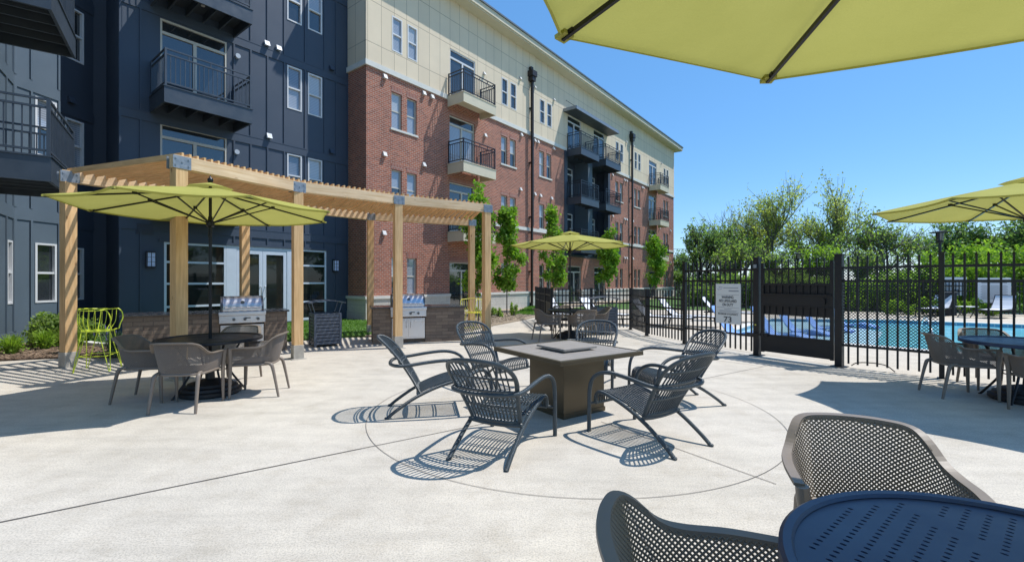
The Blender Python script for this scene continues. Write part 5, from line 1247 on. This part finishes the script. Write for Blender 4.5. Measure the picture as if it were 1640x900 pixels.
# lamp posts
def lamp_post(loc,h,label):
    t=thing('lamp_post',label,'lamp post',loc,0,'pool lamp posts')
    MB().lathe([(.11,0),(.11,.03),(.065,.05),(.055,.5),(.05,h-.5)],seg=14).build('pole',BM,t,smooth=True)
    MB().lathe([(.06,h-.5),(.12,h-.46),(.12,h-.40),(.07,h-.38)],seg=14).build('collar',BM,t)
    MB().lathe([(.10,h-.38),(.11,h-.08)],seg=14).build('lamp_glass',M['glass'],t)
    m=MB()
    for k in range(4): a=k*math.pi/2+.4; m.bar((.13*math.cos(a),.13*math.sin(a),h-.4),(.13*math.cos(a),.13*math.sin(a),h-.06),.015,.015)
    m.build('cage',BM,t)
    MB().lathe([(.34,h-.06),(.34,h-.035),(.12,h),(.02,h+.02)],seg=20).build('lamp_shade',BM,t)
lamp_post((18.1,19.25,0),3.6,'black lamp post with flat round hood beyond the pool, right of the gate')
lamp_post((20.1,32.0,0),3.45,'distant lamp post top showing over the gate among the trees')
# utility pole with wires
t=thing('utility_pole','thin distant utility pole with two wires above the hedge','utility pole',(70,80,0))
MB().lathe([(.16,0),(.11,9.2)],seg=8).build('pole',M['bark_dark'],t)
MB().bar((-1.1,0,8.1),(1.1,0,8.1),.12,.14).build('crossarm',M['bark_dark'],t)
for z,x in ((8.2,-1),(8.2,1),(6.4,0)):
    MB().tube([(-60,6,z-.6),(-30,3,z-.9),(x,0,z),(30,-3,z-.8)],.03,4).build('wire',M['bark_dark'],t)

# ---------------- trees and plants ----------------
def leaf_quads(C,s,sr=0.4,up=0.3):
    C=np.asarray(C,dtype=np.float32); n=len(C)
    a=rng.normal(size=(n,3)); a/=np.linalg.norm(a,axis=1)[:,None]; b=rng.normal(size=(n,3)); b[:,2]*=(1-up); b-= (b*a).sum(1)[:,None]*a; b/=np.linalg.norm(b,axis=1)[:,None]
    l=(s*(1+sr*rng.uniform(-1,1,n)))[:,None]
    P=np.stack([C-a*l*.5,C+b*l*.30,C+a*l*.5,C-b*l*.30],1); return P.reshape(-1,3)
def grow(mb,p,d,L,r,depth,tips,spread=0.5,upb=0.15,nseg=4,kids=3,shrink=0.7,seg=6,rnd=None,leafd=3,dens=1.0):
    rnd=rnd or random
    pts=[Vector(p)]; dd=Vector(d).normalized()
    for i in range(nseg):
        dd=(dd+Vector((rnd.gauss(0,.12),rnd.gauss(0,.12),rnd.gauss(0,.08)+upb*.2))).normalized(); pts.append(pts[-1]+dd*L/nseg)
    mb.tube(pts,[r*(1-0.45*i/nseg) for i in range(nseg+1)],seg if depth<2 else 4,cap=False)
    if depth>=leafd and (leafd<3 or depth>=3):
        for q in pts[1:]: tips.append((q,depth))
    if depth>=4 or r<0.004: return
    for k in range(kids):
        f=rnd.uniform(.45,1.0) if k else 1.0; i=min(nseg-1,int(f*nseg)); base=pts[i].lerp(pts[i+1],f*nseg-i) if i+1<=nseg else pts[-1]
        ax=Vector((rnd.gauss(0,1),rnd.gauss(0,1),rnd.gauss(0,.5))).normalized(); nd=(dd+ax*spread*rnd.uniform(.6,1.4)+Vector((0,0,upb))).normalized()
        grow(mb,base,nd,L*shrink*rnd.uniform(.75,1.15),r*.58,depth+1,tips,spread,upb,nseg,kids,shrink,seg,rnd,leafd)
def tree(loc,h,label,leaf,seed,spread=.55,nleaf=9000,ls=.22,r=.16,fork=3,width=1.0,group='trees beyond the pool fence',bark='bark',sparse=.5,name='tree',trunkf=.2):
    rnd=random.Random(seed); t=thing(name,label,'tree',loc,rnd.uniform(0,6),group)
    mb=MB(); tips=[]
    for q in range(2 if width>=.9 else 1): grow(mb,(q*.3,0,-.1),(rnd.gauss(0,.06)+q*.35-.12,rnd.gauss(0,.25),1),h*trunkf,r*(1-.2*q),0,tips,spread+.12,.24,5,fork+1,.84,7,rnd)
    # rescale to wanted height
    zmax=max(v[2] for v in mb.v); k=h/zmax; kw=k*width
    mb.v=[(v[0]*kw,v[1]*kw,v[2]*k) for v in mb.v]; mb.build('trunk',M[bark],t,smooth=True)
    if nleaf:
        T=np.array([(q.x*kw,q.y*kw,q.z*k) for q,_ in tips]); idx=rng.integers(0,len(T),nleaf); C=T[idx]+rng.normal(size=(nleaf,3))*h*.028*sparse*2; C[:,2]+=rng.uniform(-.1,.25,nleaf)
        quads_object('crown',leaf_quads(C,ls),M[leaf],parent=t)
    return t
def px(x,Y): return (x-820)/729*Y
def top(y,Y): return 1.5+(450-y)/729*Y
# (pixel column, pixel row of the top, distance) only used to work out real positions and heights
TT=[(1118,352,44,'leaf_dark',.5,'dark stub-topped tree at the left end of the tree row',7000,.26,.9,'bark_dark'),
(1093,398,60,'leaf_dark',.5,'low dark tree just right of the brick wing corner',6000,.34,1.2,'bark'),
(1150,345,50,'leaf_mid',.7,'rounded pale green tree left in the row beyond the fence',12000,.28,1.15,'bark'),
(1192,322,48,'leaf_olive',.65,'olive leaved tree with bare twigs rising above its crown',10000,.26,1.0,'bark'),
(1243,282,46,'leaf_olive',.5,'tallest thin olive tree above the gate, left of the tall pair',9000,.24,.75,'bark'),
(1290,330,47,'leaf_mid',.6,'shorter green tree between the two tall thin trees',10000,.25,.95,'bark'),
(1338,284,45,'leaf_olive',.5,'tall open branched tree, right of the tall pair above the gate',8000,.24,.8,'bark'),
(1392,335,40,'leaf_mid',.65,'wide spreading open tree at the right end of the row',8500,.24,1.3,'bark'),
(1220,388,36,'leaf_mid',.6,'low bushy tree directly behind the left gate post',6000,.22,1.1,'bark'),
(1170,380,38,'leaf_mid',.6,'low bushy tree behind the rules sign fence section',9000,.22,1.1,'bark'),
(1300,385,35,'leaf_bright',.6,'bright green sapling thicket behind the gate top',8000,.2,1.0,'bark'),
(1365,392,38,'leaf_mid',.6,'low green tree behind the right gate post',7000,.2,1.1,'bark'),
(1600,338,42,'leaf_dark',.7,'big dark tree under the right umbrella edge',16000,.30,1.1,'bark_dark'),
(1655,318,40,'leaf_dark',.7,'big dark tree cut by the right picture edge',14000,.30,1.1,'bark_dark'),
(1562,368,44,'leaf_mid',.7,'middling pale tree left of the big dark tree',9000,.26,1.1,'bark'),
(1520,405,50,'leaf_bright',.7,'low pale tree behind the lamp post',7000,.26,1.2,'bark')]
for i,(x,y,Yd,lf,spd,lab,n,ls,wd,bk_) in enumerate(TT):
    tree((px(x,Yd),Yd,0),top(y,Yd),lab,lf,100+i,spd,int(n*(.40 if lf=='leaf_olive' else .33)),ls*.92,.12,3,wd,bark=bk_,sparse=.30)
for i,(x,y,Yd) in enumerate(((1478,352,52),(1526,345,52),(1180,318,52))):
    tree((px(x,Yd),Yd,0),top(y,Yd),['bare leafless tree left of the lamp post','bare leafless tree right of the lamp post','bare grey twigs rising behind the olive tree'][i],None,300+i,.6,0,0,.1,2,1.0,'bare trees',name='bare_tree')
def bush(loc,rx,ry,rz,n,ls,leaf,label,cat='shrub',name='shrub',group=None,lumps=10,stems=True):
    t=thing(name,label,cat,loc,0,group); rnd=random.Random(hash(label)%1000 if False else int(sum(map(ord,label)))); C=[]
    L=[(rnd.uniform(-.8,.8)*rx,rnd.uniform(-.8,.8)*ry,rnd.uniform(.18,.68)*rz,rnd.uniform(.25,.42)) for _ in range(lumps)]
    per=n//lumps
    for lx,ly,lz,lr in L:
        v=rng.normal(size=(per,3)); v/=np.linalg.norm(v,axis=1)[:,None]; rr=rng.uniform(.45,1.08,per)[:,None]
        C.append(v*rr*np.array([rx*lr*1.1,ry*lr*1.1,rz*lr])+np.array([lx,ly,lz]))
    C=np.concatenate(C); C=C[C[:,2]>0.01]; quads_object('foliage',leaf_quads(C,ls),M[leaf],parent=t)
    if stems:
        m=MB()
        for lx,ly,lz,lr in L: m.tube([(lx*.15,ly*.15,0),(lx*.6,ly*.6,lz*.6),(lx,ly,lz)],[.02*rz**.5,.012*rz**.5,.006],5)
        m.build('stem',M['bark'],t)
    return t
# hedge of vines behind the far fence
HX=[(12.0,27.0,1.7),(13.3,26.4,2.0),(14.6,25.4,2.2),(16.2,24.3,1.75),(18.0,23.6,1.7),(19.8,23.2,2.1),(21.6,22.6,3.3),(23.6,22.0,3.6),(25.8,21.2,3.7),(28.0,20.4,3.8)]
for i,(x,y,h) in enumerate(HX):
    bush((x,y,0),1.7,1.3,h,9000,.15,'leaf_bright' if i>3 else 'leaf_mid',['leafy hedge clump at the left end behind the far fence','leafy hedge clump behind the left gate post','leafy hedge clump behind the gate','leafy hedge clump behind the right gate post','bright vine clump behind the mesh fence panel','bright vine clump left of the smaller notice board','bright vine clump behind the smaller notice board','bright vine clump behind the larger notice board','bright vine clump right of the larger notice board','bright vine clump at the right picture edge'][i],group='hedge clumps beyond the far fence',lumps=16)
for i,(x,y) in enumerate(((17.2,20.3),(18.4,20.0),(19.6,19.8),(20.6,19.5))):
    bush((x,y,0),.6,.35,.75,900,.11,'leaf_bright',['low yellow green plant left of the slim bin','low yellow green plant in front of the slim bin','low yellow green plant between the far notice boards','low yellow green plant under the larger notice board'][i],cat='plant',name='low_plant',group='low plants at the far fence',lumps=6)
# filler hedge behind brick end / deck
for i,(x,y) in enumerate(((17.5,47),(20,43),(25.5,42))):
    bush((x,y,0),2.6,1.6,2.7,3600,.24,'leaf_dark' if i<2 else 'leaf_mid',['dark shrub mass beside the brick wing corner','dark shrub mass behind the sign fence','green thicket behind the left gate post','green thicket behind the gate','green thicket under the wide tree','green thicket right of the gate'][i],group='thicket under the tree row',lumps=12)
# young columnar street trees by the brick wing
YT=[((-1.2,16.4),5.05,.60,5200,'young columnar tree with bright leaves behind the pergola end posts'),((-.21,19.7),4.6,.60,4600,'young columnar tree right of the pergola in front of a window'),((2.0,22.0),5.1,.62,4600,'young columnar tree behind the middle umbrella canopy'),((5.7,27.0),4.5,.72,4600,'young columnar tree right of the middle umbrella pole'),((10.7,34.0),4.75,.85,4600,'young columnar tree farthest along the brick wing')]
for i,(p,h,rad,n,lab) in enumerate(YT):
    t=thing('young_tree',lab,'tree',(*p,0),i*1.3,'young trees along the brick wing'); rnd=random.Random(50+i); m=MB(); base=1.15 if i else .95
    tr=[Vector((rnd.gauss(0,.01),rnd.gauss(0,.01),z)) for z in np.linspace(0,h*.93,9)]; m.tube(tr,[.03*(1-.8*k/8) for k in range(9)],7); C=[]; W=[]
    for k in range(40):
        z=rnd.uniform(base,h*.95); f=(z-base)/(h-base); a=rnd.uniform(0,6.28); L=rad*(1.15-.75*f)*rnd.uniform(.35,1.35)*(.55+.45*min(1,f*5)); e=Vector((math.cos(a)*L,math.sin(a)*L,z+L*.55)); m.tube([(0,0,z-.1),(e.x*.5,e.y*.5,z+.05),e],[.009,.006,.003],4)
        c=np.array(e)*np.array([.85,.85,1]); nn=int(n/46*rnd.uniform(.5,1.5)); C.append(c+rng.normal(size=(nn,3))*np.array([.095,.095,.12])*(rad/.6)); 
    C.append(np.stack([rng.normal(0,.07,300),rng.normal(0,.07,300),rng.uniform(base,h,300)],1))
    m.build('trunk',M['bark'],t,smooth=True); quads_object('crown',leaf_quads(np.concatenate(C),.145 if i<3 else .17),M['leaf_young'],parent=t)
# shrubs in beds
bush((-10.35,10.35,0),.72,.5,.78,5200,.085,'leaf_mid','large leafy green shrub behind the left pergola post',name='shrub',group='shrubs in the mulch bed',lumps=14)
bush((-11.25,9.7,0),.3,.25,.7,700,.07,'leaf_mid','small shrub against the grey blue wall at the far left',group='shrubs in the mulch bed',lumps=6)
def tuft(loc,h,rad,n,leaf,label,flowers=0,group='grassy tufts in the mulch bed'):
    t=thing('tufted_plant',label,'plant',loc,0,group); P=[]; F=MB()
    for k in range(n):
        a=rng.uniform(0,6.28); r0=rad*.35*rng.uniform(); L=h*rng.uniform(.6,1.1); sp_=rad*rng.uniform(.2,1.0); x,y=r0*math.cos(a),r0*math.sin(a); ex,ey=x+sp_*math.cos(a),y+sp_*math.sin(a); w=.006; dx,dy=-math.sin(a)*w,math.cos(a)*w
        mx,my=x*.5+ex*.5-math.cos(a)*sp_*.15,y*.5+ey*.5-math.sin(a)*sp_*.15
        P+=[(x-dx,y-dy,0),(x+dx,y+dy,0),(mx+dx,my+dy,L*.62),(mx-dx,my-dy,L*.62),(mx-dx,my-dy,L*.62),(mx+dx,my+dy,L*.62),(ex+dx*.2,ey+dy*.2,L),(ex-dx*.2,ey-dy*.2,L)]
        for _ in range(2):
            q=np.array([mx+(ex-mx)*rng.uniform(-1,1),my+(ey-my)*rng.uniform(-1,1),L*rng.uniform(.2,.9)]); P+=[tuple(v) for v in leaf_quads([q],.05)]
        if k<flowers: MB().tube([(ex,ey,L),(ex*1.05,ey*1.05,L+.12)],[.011,.005],5).build('flower_spike',M['flower'],t)
    quads_object('foliage',P,M[leaf],parent=t)
tuft((-10.05,9.15,.03),.38,.25,260,'leaf_bright','bright grassy tuft in the mulch at the far left edge')
tuft((-10.0,9.75,.03),.42,.22,260,'leaf_bright','bright grassy tuft between the far left tuft and the large shrub')
tuft((-8.95,9.25,.03),.46,.26,300,'leaf_bright','bright grassy tuft left of the pergola post foot')
tuft((-7.75,8.98,.03),.48,.40,300,'leaf_blue','blue green flowering tuft with violet spikes behind the lime stool',16)
for i,(x,y) in enumerate(((-1.45,18.1),(-.55,18.4),(.1,18.9),(-.9,18.2),(-2.3,17.6))):
    bush((x,y,.05),.22,.2,.42 if i!=2 else .6,700,.06,'leaf_mid' if i%2 else 'leaf_bright',['small round shrub left of the second young tree','small round shrub under the second young tree','taller small shrub right of the second young tree','tiny shrub by the young tree trunk','small shrub in the gravel behind the pergola end'][i],group='small shrubs in the gravel bed',lumps=6)
for m_ in bpy.data.meshes:
    if not m_.materials: print('NOMAT',m_.name)
# a few trees right of the picture (they show mirrored in the entry glass)
src=[o for o in COL.objects if o.get('category')=='tree' and o.get('label','').startswith('wide spreading')][0]
for i,(x,y) in enumerate(((30,9),(33,2),(31,-5),(34,-12))):
    copy_tree(src,(x,y,0),i*1.7,'spreading tree outside the picture to the right of the pool',group='trees right of the pool')
